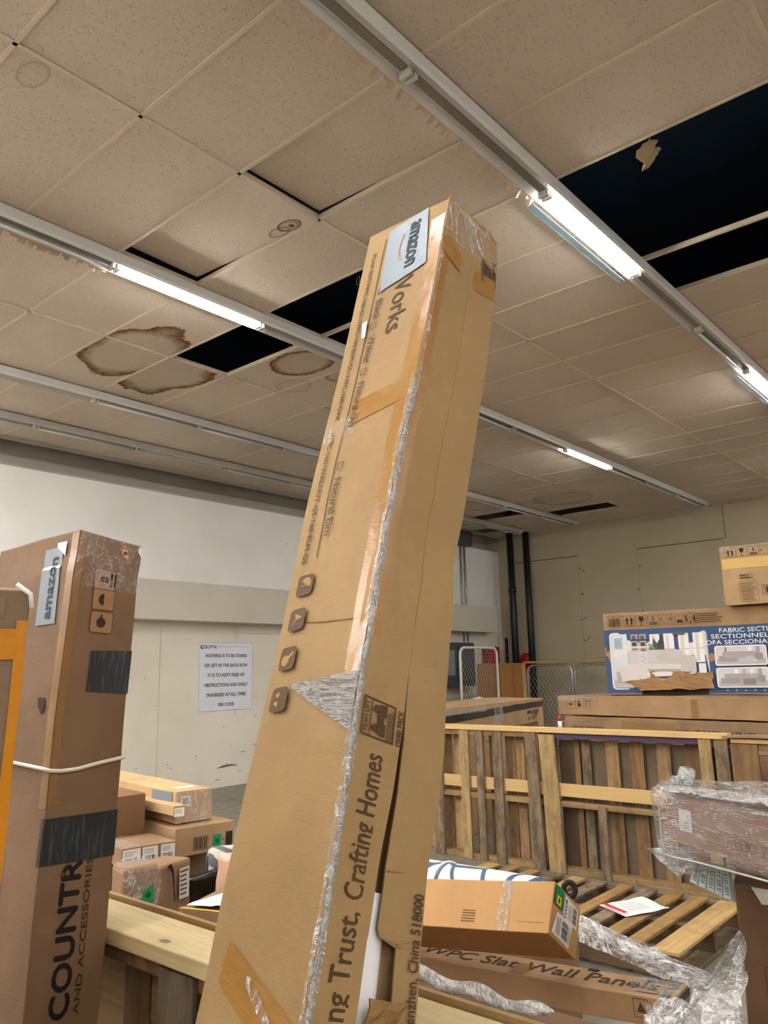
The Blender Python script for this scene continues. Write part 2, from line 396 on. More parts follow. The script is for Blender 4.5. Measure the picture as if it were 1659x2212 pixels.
# ceiling tiles with their stains
def ceil_mat():
    t = NT('ceiling_tile'); tc = t.n('ShaderNodeTexCoord'); P = tc.outputs['Object']
    sep = t.n('ShaderNodeSeparateXYZ'); t.l(P, sep.inputs[0]); X, Y = sep.outputs[0], sep.outputs[1]
    big = t.noise(P, .7, 3); col = t.ramp(big, [(.3, lin('c0b1a0')), (.7, lin('d0c2b2'))])
    vor = t.n('ShaderNodeTexVoronoi'); vor.inputs['Scale'].default_value = 55; t.l(P, vor.inputs['Vector'])
    sp = t.ramp(t.noise(P, 75, 2, .6), [(.60, (0,)*3), (.68, (1,)*3)])
    col = t.mix(t.math('MULTIPLY', sp, .42), col, lin('8d7c66'))
    n1 = t.math('SUBTRACT', t.noise(P, 3.2, 2, .5), .5); n2 = t.math('SUBTRACT', t.noise(P, 26, 4, .6), .5)
    fine = t.noise(P, 14, 6, .7)
    S = [(3.38,5.62,.36,.66,1.0,(3.045,3.63,4.0,7.0)),(3.86,5.86,.37,.62,1.0,(3.655,4.24,5.5,7.0)),
         (4.52,4.78,.27,.34,1.0,(4.26,4.86,4.2,5.6)),(4.98,4.7,.15,.2,.7,(4.87,5.4,4.3,5.6)),(4.86,5.25,.16,.2,.35,(4.0,5.6,4.9,5.5)),
         (2.955,3.235,.055,.095,1.0,(2.4,3.02,3.07,4.2)),(2.97,3.34,.045,.09,.8,(2.4,3.02,3.07,4.2)),(1.34,3.18,.06,.10,.35,(0,2,2,4)),(2.955,3.25,.05,.085,.7,(2.4,3.02,3.07,4.2)),
         (4.33,5.52,.12,.16,.3,(4.2,5,5.4,6)),(11.4,5.9,.5,.5,.45,(10,13,4,8)),(10.9,7.2,.5,.35,.4,(10,13,4,8))]
    for cx, cy, rx, ry, st, (xa, xb, ya, yb) in S:
        dx = t.math('DIVIDE', t.math('SUBTRACT', X, cx), rx); dy = t.math('DIVIDE', t.math('SUBTRACT', Y, cy), ry)
        d = t.math('SQRT', t.math('ADD', t.math('MULTIPLY', dx, dx), t.math('MULTIPLY', dy, dy)))
        d = t.math('ADD', d, t.math('ADD', t.math('MULTIPLY', n1, .5), t.math('MULTIPLY', n2, .20)))
        mask = t.math('MULTIPLY', t.math('MULTIPLY', t.math('GREATER_THAN', X, xa), t.math('LESS_THAN', X, xb)), t.math('MULTIPLY', t.math('GREATER_THAN', Y, ya), t.math('LESS_THAN', Y, yb)))
        ring = t.ramp(d, [(0, (.14,)*3), (.70, (.20,)*3), (.86, (.75,)*3), (.955, (1,)*3), (.99, (0,)*3)])
        f = t.math('MULTIPLY', t.math('MULTIPLY', ring, mask), t.math('MULTIPLY', t.math('ADD', .6, t.math('MULTIPLY', fine, .8)), st), clamp=True)
        col = t.mix(f, col, lin('6a4628'))
    # dark core of the small drip stain
    dx = t.math('SUBTRACT', X, 2.965); dy = t.math('SUBTRACT', Y, 3.225)
    d = t.math('SQRT', t.math('ADD', t.math('MULTIPLY', dx, dx), t.math('MULTIPLY', dy, dy)))
    core = t.ramp(t.math('MULTIPLY', d, 10), [(.10, (1,)*3), (.26, (0,)*3)])
    col = t.mix(t.math('MULTIPLY', core, .9), col, lin('2a1c12'))
    t.l(col, t.p.inputs['Base Color']); t.p.inputs['Roughness'].default_value = .95; t.p.inputs['Specular IOR Level'].default_value = .1
    t.bump(t.math('SUBTRACT', t.noise(P, 90, 3, .6), sp), .5, .004); return t.m
M_ceil = ceil_mat()
GX, GY = 3.033, 3.054
xs = [GX+.61*k for k in range(-13, 19)]; ys = [GY+1.22*m for m in range(-8, 5)]
xs = [x for x in xs if x > XB+.01]; xs = [XB]+xs+[XF]; xs = [x for x in xs if x <= XF]
ys = [YR]+[y for y in ys if y > YR]+[8.74]
def inr(v, a, b): return a-.02 < v < b+.02
holes = [(3.643, 4.253, 4.274, 5.494), (3.643, 4.863, 3.054, 4.274), (3.643, 5.473, .614, 1.834),
         (11.573, 12.183, 6.714, 7.93), (12.183, 12.793, 5.494, 6.714), (11.573, 12.183, 7.93, 8.74), (12.793, 13.403, 7.93, 8.74)]
mb = MB()
for i in range(len(xs)-1):
    for j in range(len(ys)-1):
        xa, xb, ya, yb = xs[i], xs[i+1], ys[j], ys[j+1]; cx, cy = (xa+xb)/2, (ya+yb)/2
        if any(h[0] < cx < h[1] and h[2] < cy < h[3] for h in holes): continue
        g = .004; dz = rg.uniform(0, .003)
        M = None
        if abs(cx-2.728) < .05 and abs(cy-3.66) < .1:          # the tile pushed up beside the lit lamp
            M = Matrix.Translation((xa, ya, CZ)) @ Matrix.Rotation(math.radians(3.6), 4, 'X') @ Matrix.Rotation(math.radians(1.5), 4, 'Y') @ Matrix.Translation((-xa, -ya, -CZ))
        elif abs(cx-2.728) < .05 and abs(cy-2.44) < .1:
            M = Matrix.Translation((xa, ya, CZ)) @ Matrix.Rotation(math.radians(2.4), 4, 'X') @ Matrix.Translation((-xa, -ya, -CZ))
        mb.box((xa+g, ya+g, CZ+dz+.003), (xb-g, yb-g, CZ+.02+dz), 0, M)
struct(mb.build('ceiling', M_ceil))
mb = MB(); M_bar = plain('painted_tee_bar', 'ccbba6', .6)
for x in xs:
    for j in range(len(ys)-1):
        if abs(x-4.253) < .02 and ys[j] > .5 and ys[j] < 1.0: continue       # cross tee missing over the big opening
        mb.box((x-.010, ys[j], CZ-.002), (x+.010, ys[j+1], CZ+.003)); mb.box((x-.0015, ys[j], CZ), (x+.0015, ys[j+1], CZ+.035))
for y in ys: mb.box((XB, y-.010, CZ-.002), (XF, y+.010, CZ+.003)); mb.box((XB, y-.0015, CZ), (XF, y+.0015, CZ+.035))
struct(mb.build('trim_6', M_bar))
mb = MB(); mb.box((XB, 8.70, CZ-.03), (XF, 8.745, CZ+.02)); struct(mb.build('trim_7', M_fascia))

# ================================================================== LIGHT FIXTURES
M_tube_on = plain('lit_tube', 'ffffff', .3, emit=TUBE_POWER)
M_tube_off = plain('dead_tube', 'cfd2d0', .25)
M_housing = plain('enamelled_housing', 'c9c7c4', .35); M_reflect = plain('dirty_reflector', '8f8a84', .28, .6); M_end = plain('lamp_socket', 'b9b4aa', .5)
M_lens = plain('pale_lens_plastic', 'a9c2cc', .2); M_lens.node_tree.nodes['Principled BSDF'].inputs['Alpha'].default_value = .55
PL = 1.22
def fixture(lit, tube=True, lens=False, debris=0):
    mb = MB(); W = .074
    # spine and open reflector, seen from below
    prof = [(-W, -.004), (-W, -.060), (-W+.008, -.082), (-.044, -.050), (-.026, -.060), (.026, -.060), (.044, -.050), (W-.008, -.082), (W, -.060), (W, -.004)]
    n = len(prof)
    mb.add([(x, y, z) for x in (0, PL) for y, z in prof], [(i, (i+1) % n, n+(i+1) % n, n+i) for i in range(n)]+[tuple(range(n)), tuple(range(2*n-1, n-1, -1))])
    root = thing('light_fixture', 'x', 'ceiling light')
    mb.build('housing', M_housing, root, bevel=.002)
    mb = MB(); mb.box((.03, -.022, -.064), (PL-.03, .022, -.0605)); mb.build('reflector', M_reflect, root)
    for e in (.018, PL-.018):
        mb = MB(); mb.box((e-.010, -.032, -.100), (e+.010, .032, -.0605)); mb.build('socket', M_end, root, bevel=.003)
    if lit or tube:
        for sgn in (-1, 1) if lit else (1,):
            mb = MB(); mb.tube([(.03, .021*sgn, -.084), (PL-.03, .021*sgn, -.084)], .0175 if lit else .012, 10)
            t = mb.build('tube', M_tube_on if lit else M_tube_off, root, smooth=True)
            if lit: t['label'] = 'lit white tube'
    if lens:
        mb = MB(); mb.box((0, .078, -.10), (PL, .122, -.098)); mb.build('lens_strip', M_lens, root, fixn=False)
    if debris:
        rgd = random.Random(debris); mb = MB(); R1, R2 = [], []; x = .03
        while x < PL-.03:
            h = rgd.choice((.001, .001, .012, .026, .034)); w = rgd.uniform(.008, .035)
            for xx in (x, x+w): R1.append(Vector((xx, .072, -.080))); R2.append(Vector((xx+rgd.uniform(-.004, .004), .074+h, -.080-h*rgd.uniform(.6, 1.1))))
            x += w+.002
        mb.grid([R1, R2])
        mb.build('broken_lens', plain('yellowed_plastic', 'b49c80', .4), root).modifiers.new('s', 'SOLIDIFY').thickness = .002
    return root
F_on = fixture(True); F_off = fixture(False, True); F_bare = fixture(False, False); F_onlens = fixture(True, True, True); F_deb = fixture(False, False, False, 5); F_deb2 = fixture(False, True, False, 9)
used = set()
def put(F, x, y, label, group=None):
    r = F if F.name not in used else copy_tree(F)
    used.add(F.name); r.location = (x, y, CZ); r['label'] = label
    if group: r['group'] = group
    elif 'group' in r: del r['group']
    return r
rows = {1: (1.86, 3.63), 2: (4.33, 2.43), 3: (6.73, 2.43), 4: (7.93, 2.43)}
cnt = {}; ordw = ['', 'first', 'second', 'third', 'fourth', 'fifth', 'sixth', 'seventh', 'eighth', 'ninth', 'tenth', 'eleventh', 'twelfth']
wordrow = {1: 'nearest, right-hand lamp row', 2: 'second lamp row', 3: 'third lamp row', 4: 'row nearest the white wall'}
for rw, (y, x0) in rows.items():
    for k in range(-6, 10):
        x = x0+PL*k
        if x < XB+.1 or x+PL > 13.7: continue
        lit = {1: k in (0, 3, 6), 2: k in (0, 5), 3: False, 4: False}[rw]
        behind = x+PL < {1: 1.3, 2: .9, 3: 2.0, 4: 2.4}[rw]
        if behind: lit = (rw in (3, 4) and x > -3.2) or (rw in (1, 2) and k % 3 == 0)
        if rw == 1 and not behind and not lit: F = F_deb if k in (-1, -2) else (F_bare if k % 2 else F_off); 
        elif rw == 1 and lit and not behind: F = F_onlens
        elif lit: F = F_on
        else: F = (F_deb2 if (rw == 2 and k == -1) else F_off) if (k+rw) % 3 else F_bare
        if behind: L = 'white strip light over the area behind the viewer'; g = 'strip lights above the viewer'
        elif lit: L = {(1, 0): 'lit strip light beside the large dark ceiling opening', (1, 3): 'lit strip light cut by the right edge of the picture', (1, 6): 'lit strip light farthest along the nearest row', (2, 0): 'lit strip light left of the tall leaning carton, by the small square opening', (2, 5): 'distant lit strip light right of the tall leaning carton'}[(rw, k)]; g = None
        else:
            q = x+PL > {1: 2.0, 2: 1.7, 3: 2.7, 4: 3.2}[rw]
            if not q: continue
            cnt[rw] = cnt.get(rw, 0)+1; L = 'unlit strip light, %s from the left in the %s' % (ordw[cnt[rw]], wordrow[rw]); g = 'unlit strip lights of the '+wordrow[rw]
        put(F, x, y, L, g)
# more lit lamps over the part of the hall behind and right of the viewer
for (x, y) in [(-3.6, -.6), (-2.4, 6.2), (-1.1, 5.4), (.3, 5.4), (5., -3.), (1.2, -3.), (-1.2, -3.), (-3.6, -3.), (8.6, -3.), (11.2, -.6), (8.6, -5.4), (1.2, -5.4), (-3.6, -5.4), (5, -5.4)]:
    put(F_on, x, y, 'white strip light over the area behind the viewer', 'strip lights above the viewer')
for F in (F_on, F_off, F_bare, F_onlens, F_deb, F_deb2):
    if F.name not in used:
        for ch in list(F.children): bpy.data.objects.remove(ch)
        bpy.data.objects.remove(F)

# wire loops and a scrap hanging from the grid
for (x, y, lb) in ((2.43, 3.72, 'thin wire loop hanging beside the pushed-up ceiling tile'), (3.7, 3.35, 'thin wire loop hanging at the dark opening behind the tall carton')):
    mb = MB(); mb.tube([(x+.014*math.sin(2*math.pi*k/12), y+.014*math.cos(2*math.pi*k/12)*.6, CZ-.035-.032*math.cos(2*math.pi*k/12)) for k in range(12)], .0012, 5, closed=True)
    o = mb.build('wire_loop', M_steel, None); tag(o, lb, 'wire')
mb = MB(); R_ = []
for i in range(7):
    R_.append([Vector((3.66+.13*j/8, 1.26+.02*math.sin(j*1.7)+.012*i, CZ-.004-.105*i/6*(math.sin(math.pi*(j+.6)/9.2)**.6)))+crump((i*.3, j*.3, 1), .012, 3, 2.) for j in range(9)])
mb.grid(R_); o = mb.build('insulation_scrap', cardboard('aged_insulation', '9c8466'), None, smooth=True); s_ = o.modifiers.new('s', 'SOLIDIFY'); s_.thickness = .006
tag(o, 'brown scrap of insulation hanging at the edge of the large ceiling opening', 'insulation')
#--FAR--
# ================================================================== FAR CORNER
def pipe(name, pts, r, mat, label, cat, group=None, collars=()):
    root = thing(name, label, cat, None, group)
    mb = MB(); mb.tube(pts, r, 14); mb.build('pipe_run', mat, root, smooth=True)
    for z in collars:
        mb = MB(); x, y = pts[0][0], pts[0][1]; mb.tube([(x, y, z-.05), (x, y, z+.05)], r*1.18, 14); mb.build('coupling', mat, root, smooth=True)
    return root
M_pipe = plain('black_iron_pipe', '0d1016', .45)
pipe('iron_pipe', [(13.66, 8.32, 0), (13.66, 8.32, CZ+.6)], .068, M_pipe, 'black iron riser pipe rising past the end of the grey bulkhead', 'pipe', collars=(.6, 3.0))
pipe('iron_pipe', [(13.78, 8.02, 0), (13.78, 8.02, CZ+.6)], .066, M_pipe, 'black iron riser pipe standing clear against the beige wall', 'pipe', collars=(.6,))
pipe('iron_pipe', [(13.5, 8.42, 0), (13.5, 8.42, 2.05)], .03, M_pipe, 'short thin black pipe below the bulkhead end', 'pipe', collars=(1.7,))
pipe('conduit', [(12.55, YL-.03, 1.97), (12.55, YL-.03, 3.86)], .018, M_steel, 'left of the two steel conduits above the electrical box', 'conduit', 'steel conduits on the white wall')
pipe('conduit', [(12.68, YL-.03, 1.97), (12.68, YL-.03, 3.86)], .018, M_steel, 'right of the two steel conduits above the electrical box', 'conduit', 'steel conduits on the white wall')
M_grey = plain('dark_grey_metal', '4c5058', .5); M_red = plain('red_paint', 'b3141c', .4); M_dred = plain('dark_red', '8a1820', .5)
mb = MB(); mb.box((12.42, YL-.16, 3.84), (12.8, YL-.015, 4.12)); tag(mb.build('junction_box', M_grey, None, bevel=.01), 'dark grey junction box high on the white wall at the top of the conduits', 'electrical box')
r = thing('breaker_panel', 'dark grey electrical panel mounted low on the white wall behind the mesh gate', 'electrical panel', Matrix.Translation((11.6, YL-.02, 1.15)))
mb = MB(); mb.box((0, -.2, 0), (1.0, 0, .8)); mb.build('cabinet', M_grey, r, bevel=.01)
mb = MB(); mb.box((.06, -.215, .2), (.34, -.2, .66)); mb.build('cover_plate', plain('grey_plate', '8d929a', .4), r)
mb = MB(); mb.box((.45, -.24, .05), (.95, -.2, .75)); mb.build('door', plain('panel_door', '3f434a', .5), r, bevel=.006)
mb = MB(); mb.box((.49, -.25, .35), (.52, -.24, .45)); mb.build('latch', M_steel, r)
r = thing('hose_cabinet', 'tall dark red fire cabinet on the wall beside the black pipe', 'fire cabinet', Matrix.Translation((13.15, YL-.02, 1.1)))
mb = MB(); mb.box((0, -.14, 0), (.42, 0, .78)); mb.build('cabinet', M_dred, r, bevel=.008); mb = MB(); mb.box((.03, -.15, .04), (.39, -.14, .74)); mb.build('door', M_red, r)
r = thing('alarm_bell', 'bright red round fire alarm bell between the two black pipes', 'alarm', Matrix.Translation((XF, 8.22, 1.62)) @ Matrix.Rotation(math.radians(-90), 4, 'Y'))
mb = MB(); mb.tube([(0, 0, 0), (0, 0, .06), (0, 0, .1), (0, 0, .13)], [.06, .13, .13, .08], 20); mb.build('gong', M_red, r, smooth=True)
mb = MB(); mb.box((-.28, -.06, 0), (-.12, .06, .08)); mb.build('back_box', M_red, r, bevel=.006)
r = thing('wall_sign', 'small dark red sign plate left of the red fire cabinet', 'sign', Matrix.Translation((12.6, YL-.018, 1.42)))
mb = MB(); mb.box((0, -.006, 0), (.2, 0, .3)); mb.build('plate', M_dred, r); I = Ink(); I.rect(.04, .17, .16, .2, 'd8c8c4'); I.rect(.04, .09, .16, .12, 'd8c8c4'); I.build('printed_text', lambda x, y, h: Vector((x, -.006-h, y)), r)

def mesh_panel(name, label, cat, M, w, h, r=.022, posts=(), kick=None, mat=M_white, group=None, round_=.12):
    root = thing(name, label, cat, M, group)
    pts = [(0, 0, 0), (0, 0, h-round_)]+[(round_-round_*math.cos(t), 0, h-round_+round_*math.sin(t)) for t in (math.radians(a) for a in (22, 45, 67, 90))]
    pts += [(w-round_+round_*math.sin(t), 0, h-round_+round_*math.cos(t)) for t in (math.radians(a) for a in (0, 22, 45, 67, 90))]+[(w, 0, 0)]
    mb = MB(); mb.tube(pts, r, 10); mb.build('tube_frame', mat, root, smooth=True)
    mb = MB(); p = .075
    nn = int(w/p); mm = int(h/(p*1.6))
    # diamond mesh as thin crossing wires clipped to the frame
    a_, b_ = p, p*1.6
    k = -int(h/b_)-1
    while k*a_ < w:
        for sgn in (1, -1):
            # line x = x0 + sgn*z*a/b
            x0 = k*a_ if sgn == 1 else k*a_+h*a_/b_
            z0, z1 = .05, h-.03
            xa, xb = x0+sgn*z0*a_/b_, x0+sgn*z1*a_/b_
            def clip(xa, za, xb, zb):
                if abs(xb-xa) < 1e-9: return None
                t0, t1 = (0-xa)/(xb-xa), (w-xa)/(xb-xa); lo, hi = max(0, min(t0, t1)), min(1, max(t0, t1))
                if lo >= hi: return None
                return (xa+(xb-xa)*lo, za+(zb-za)*lo, xa+(xb-xa)*hi, za+(zb-za)*hi)
            c = clip(xa, z0, xb, z1)
            if c: mb.tube([(c[0], .003*sgn, c[1]), (c[2], .003*sgn, c[3])], .0028, 4, caps=False)
        k += 1
    mb.build('wire_mesh', plain('mesh_wire', '96948c', .4, .5), root)
    if kick:
        mb = MB(); mb.tube([(0, 0, kick), (w, 0, kick)], r*.6, 8); mb.build('cross_rail', mat, root, smooth=True)
    return root
mesh_panel('mesh_gate', 'white tube-framed wire mesh gate in front of the grey electrical panel', 'gate', Matrix.Translation((10.60, 7.50, 0)), 1.09, 1.81, kick=.9)
Mfar = lambda x, y: Matrix.Translation((x, y, 0)) @ Matrix.Rotation(math.radians(-90), 4, 'Z')
mesh_panel('wire_fence', 'left wire mesh panel of the pair beside the wooden cabinet', 'fence', Mfar(12.52, 7.40), .87, 1.50, kick=.55, mat=M_steel, group='wire mesh panels by the beige wall')
mesh_panel('wire_fence', 'right wire mesh panel of the pair, ending behind the sofa carton', 'fence', Mfar(12.52, 6.475), .8, 1.50, kick=.55, mat=M_steel, group='wire mesh panels by the beige wall')
M_ply = wood('varnished_plywood', 'a97a45', '8f6234', 2); M_pineR = wood('pine_rail', 'b89a6c', '9c7f55', 1)
r = thing('wooden_cabinet', 'brown plywood cabinet standing between the mesh gate and mesh panels', 'cabinet', Matrix.Translation((11.72, 7.45, 0)))
mb = MB(); mb.box((0, 0, 0), (.78, .5, 1.55)); mb.build('cabinet_body', M_ply, r, bevel=.004)
mb = MB(); mb.box((.70, -.02, 0), (.79, 0, 1.55)); mb.build('edge_post', wood('pine_post', 'cba878', 'b08d5c', 2), r)
mb = MB(); mb.box((.39, -.004, .02), (.394, 0, 1.53)); mb.build('door_gap', plain('gap_dark', '5a3c20'), r)
mb = MB(); mb.box((12.46, 5.55, 1.535), (12.6, 7.44, 1.575)); tag(mb.build('timber_rail', M_pineR, None, bevel=.003), 'thin timber rail laid along the top of the mesh panels', 'rail')
mb = MB(); mb.tube([(10.3, 7.2, 0), (10.3, 7.2, .86), (10.36, 7.17, .98), (10.5, 7.1, 1.02), (10.62, 7.04, .98), (10.68, 7.0, .86), (10.68, 7.0, 0)], .02, 8)
tag(mb.build('cart_handle', M_white, None, smooth=True), 'small curved white tubular cart handle left of the mesh gate', 'cart')

# wall notice
r = thing('wall_notice', 'white paper notice with black capitals on the white wall', 'sign', Matrix.Translation((6.43, YL-.014, .985)))
mb = MB(); mb.box((0, -.004, 0), (.915, 0, .915)); mb.build('paper_sheet', plain('notice_paper', 'dfe2ee', .5), r)
I = Ink()
I.text('OBOFTA', .165, .845, .062, width=.24, col='23242e', bold=.01); I.disc(.045, .845, .026, '23242e'); I.disc(.052, .848, .015, 'dfe2ee'); I.rect(.30, .850, .87, .854, '8a8c98')
for k, tx in enumerate(['NOTHING IS TO BE STORED', 'OR LEFT IN THE BACK ROW.', 'IT IS TO KEPT FREE OF', 'OBSTRUCTIONS AND EASILY', 'TRAVERSED AT ALL TIMES', 'PER CODE']):
    w = [.70, .74, .62, .74, .68, .26][k]; I.text(tx, .46, .73-.13*k, .062, width=w, col='191a22', bold=.012)
I.frame(.005, .005, .91, .91, .004, 'b4b8c6')
I.build('printed_text', lambda x, y, h: Vector((x+(y-.45)*.0, -.004-h, y)), r, 'black capital lettering')

# ================================================================== CARTON STACK BEHIND THE FENCE
def icons_row(I, x, y, s, kinds, gap=.06, col='33291f'):
    for i, k in enumerate(kinds):
        x0 = x+i*(s+gap*s); c = x0+s/2
        I.frame(x0, y, x0+s, y+s, s*.02, col)
        if k == 'up':
            for q in (-.2, .2):
                I.rect(c+(q-.07)*s, y+.18*s, c+(q+.07)*s, y+.6*s, col); I.poly([(c+(q-.16)*s, y+.58*s), (c+(q+.16)*s, y+.58*s), (c+q*s, y+.86*s)], col)
            I.rect(c-.36*s, y+.08*s, c+.36*s, y+.11*s, col)
        elif k == 'glass':
            I.poly([(c-.2*s, y+.88*s), (c-.2*s, y+.62*s), (c-.06*s, y+.44*s), (c+.06*s, y+.44*s), (c+.2*s, y+.62*s), (c+.2*s, y+.88*s)], col); I.rect(c-.025*s, y+.14*s, c+.025*s, y+.46*s, col); I.rect(c-.16*s, y+.1*s, c+.16*s, y+.14*s, col)
        elif k == '5' or k == '8':
            I.text(k, c, y+.64*s, .5*s, col=col, bold=.02); I.rect(c-.34*s, y+.26*s, c+.34*s, y+.34*s, col); I.rect(c-.34*s, y+.12*s, c+.34*s, y+.2*s, col)
        elif k == 'clamp':
            I.frame(c-.26*s, y+.14*s, c+.26*s, y+.86*s, s*.02, col); I.rect(x0+.0*s, y+.46*s, x0+.16*s, y+.56*s, col); I.rect(x0+.84*s, y+.46*s, x0+s, y+.56*s, col)
        elif k == 'fork':
            I.frame(c-.2*s, y+.36*s, c+.36*s, y+.84*s, s*.02, col); I.rect(c-.04*s, y+.24*s, c+.36*s, y+.42*s, col); I.disc(c+.02*s, y+.2*s, .09*s, col); I.disc(c+.3*s, y+.2*s, .09*s, col); I.rect(c-.3*s, y+.2*s, c-.27*s, y+.8*s, col)
        elif k == 'lift':
            I.frame(c-.22*s, y+.6*s, c+.22*s, y+.92*s, s*.02, col)
            for q in (-1, 1):
                I.disc(c+q*.36*s, y+.74*s, .07*s, col); I.poly([(c+q*.42*s, y+.68*s), (c+q*.3*s, y+.66*s), (c+q*.26*s, y+.42*s), (c+q*.38*s, y+.4*s)], col); I.poly([(c+q*.28*s, y+.6*s), (c+q*.2*s, y+.54*s), (c+q*.22*s, y+.6*s)], col); I.poly([(c+q*.38*s, y+.42*s), (c+q*.26*s, y+.42*s), (c+q*.22*s, y+.26*s), (c+q*.4*s, y+.26*s)], col)
            I.poly([(c-.1*s, y+.14*s), (c+.1*s, y+.14*s), (c, y+.26*s)], col); I.rect(c-.03*s, y+.04*s, c+.03*s, y+.16*s, col)
        elif k == 'umb':
            I.disc(c, y+.5*s, .26*s, col, .2*s, a0=180, a1=360)
        elif k == 'drop':
            I.disc(c, y+.36*s, .2*s, col); I.rect(c-.2*s, y+.2*s, c+.2*s, y+.36*s, col); I.rect(c-.05*s, y+.5*s, c+.05*s, y+.8*s, col); I.rect(c-.18*s, y+.74*s, c+.18*s, y+.8*s, col)
        elif k == 'stack':
            for q in (-.2, .2): I.rect(c+(q-.03)*s, y+.16*s, c+(q+.03)*s, y+.78*s, col)
            I.rect(c-.34*s, y+.8*s, c+.34*s, y+.86*s, col)

def under(name_, label, M, D, mat, **k): return Carton(name_, label, 'box', M, D, mat, **k)
c = Carton('long_carton', 'long brown carton printed with weights, lowest visible in the stack behind the fence', 'box', pose((6.55, 3.52, -.655), (-.221, -.975, 0), (.975, -.221, 0)), (2.5, .7, .214), M_card4, amp=.004, seed=3)
I = Ink(); I.text('ITEM NO / DESCRIPTION', .26, .125, .030, width=.34); I.rect(.1, .07, .5, .078)
I.text('N.W.:  79.7 KGS', 1.31, .137, .034, width=.36, bold=.02); I.text('178 LBS', 1.68, .137, .034, width=.18, bold=.02); I.text('G.W.:   93   KGS', 1.31, .088, .034, width=.36, bold=.02); I.text('205 LBS', 1.68, .088, .034, width=.18, bold=.02)
c.ink(I, '-y')
c.sheet('dark_patch', '-y', .62, .03, 1.12, .19, cardboard('darkened_card', '94714a'), .0008, label='darker scuffed patch')
c = Carton('support_carton', 'plain brown carton seen through the fence gaps, under the long cartons', 'box', pose((6.52, 3.45, -1.48), (-.221, -.975, 0), (.975, -.221, 0)), (2.4, .7, .82), M_card2, amp=.004, seed=5)
c = Carton('long_carton', 'long tan carton with three handling symbols, directly under the sofa carton', 'box', pose((6.63, 3.62, -.43), (-.161, -.987, 0), (.987, -.161, 0)), (2.5, .72, .162), M_card, amp=.004, seed=9)
I = Ink(); icons_row(I, .10, .055, .085, ['umb', 'drop', 'stack'], .1); c.ink(I, '-y', 'handling_symbols')
c.sheet('clear_tape', '-y', .0, .12, .42, .158, M_shine, .002, label='crinkled clear tape')
c.sheet('tape_strip', '-y', 1.3, .0, 1.36, .15, M_tape, .001); c.sheet('tape_strip', '+z', 0, .0, 2.5, .05, M_shine, .002)

cs = Carton('sofa_carton', 'large carton with a blue panel of sectional sofa pictures', 'box', pose((6.78, 3.19, -.262), (.168, -.986, 0), (.986, .168, 0)), (2.2, .62, .72), M_card, amp=.003, seed=11)
I = Ink()
B = '475c84'
I.rect(.0, .012, 2.18, .57, B, n=20)
I.rrect(.045, .045, .885, .545, .035, 'f4f4f6'); I.rrect(.055, .055, .875, .535, .03, 'cfcbd0')
I.rect(.065, .33, .86, .53, 'e6e2e4'); I.rect(.065, .10, .20, .53, 'd9dde4')
for q in (.40, .52, .64, .76): I.rect(q, .27, q+.085, .52, 'f3f0ee'); I.rect(q+.02, .28, q+.045, .51, 'ddd2cc'); I.rect(q, .385, q+.085, .392, 'cbbfb8')
for zx in (.235, .31):
    for zz in (.30, .36, .42, .48): I.rect(zx, zz, zx+.062, zz+.045, 'b3a79c'); I.rect(zx+.01, zz, zx+.045, zz+.032, ['6b6560', '8a7c70', 'a0583c', '4c4844'][int(zz*17) % 4])
I.rect(.085, .40, .155, .5, 'a3b8cc'); I.frame(.085, .40, .155, .5, .004, 'f2f2f2')
for a_, l_, cc in ((100, .15, '5a6258'), (75, .16, '474e48'), (125, .13, '8c9478'), (60, .12, '4e5550'), (140, .1, '6a7064')):
    t_ = math.radians(a_); x1, y1 = .46+l_*math.cos(t_), .34+l_*math.sin(t_); nx, ny = -math.sin(t_)*.022, math.cos(t_)*.022; mx, my = .46+l_*.6*math.cos(t_), .34+l_*.6*math.sin(t_)
    I.poly([(.46, .34), (mx+nx, my+ny), (x1, y1), (mx-nx, my-ny)], cc)
I.disc(.5, .33, .04, '40423f', .05)
I.rect(.065, .062, .86, .13, 'c5bdb8')
I.poly([(.20, .22), (.20, .37), (.25, .385), (.34, .375), (.40, .385), (.62, .385), (.66, .37), (.66, .22)], 'c6c0bf')
I.rrect(.215, .26, .335, .375, .02, 'd2cccb'); I.rrect(.36, .28, .51, .38, .02, 'cfc9c8'); I.rrect(.515, .28, .655, .375, .02, 'c9c3c2')
I.poly([(.09, .10), (.09, .245), (.24, .27), (.40, .27), (.68, .255), (.68, .17), (.42, .20), (.36, .12), (.30, .09)], 'd9d3d1')
I.poly([(.09, .10), (.09, .20), (.30, .18), (.30, .085)], 'b4adac'); I.poly([(.36, .22), (.68, .215), (.68, .16), (.40, .17)], 'b2abaa')
I.rrect(.645, .17, .77, .33, .03, 'c8c2c1'); I.rrect(.30, .275, .375, .37, .015, 'd9d3de')
for q in range(7): I.disc(.315+.012*(q % 4)+.004, .29+.02*(q//2), .005, '8f86a0')
I.disc(.48, .175, .14, 'e7e2df', .02); I.rect(.79, .18, .85, .26, 'e9e9ec')
I.rect(.60, .505, .70, .53, '60656c')
I.text('FABRIC SECTIONAL WITH OTTOMAN', 1.51, .527, .052, width=1.06, col='f2f4fa', bold=.012)
I.text('SECTIONNEL EN TISSU AVEC POUF', 1.51, .477, .052, width=1.2, col='f2f4fa', bold=.012)
I.text('SOFA SECCIONAL DE TELA CON OTOMANA', 1.51, .427, .052, width=1.36, col='f2f4fa', bold=.012)
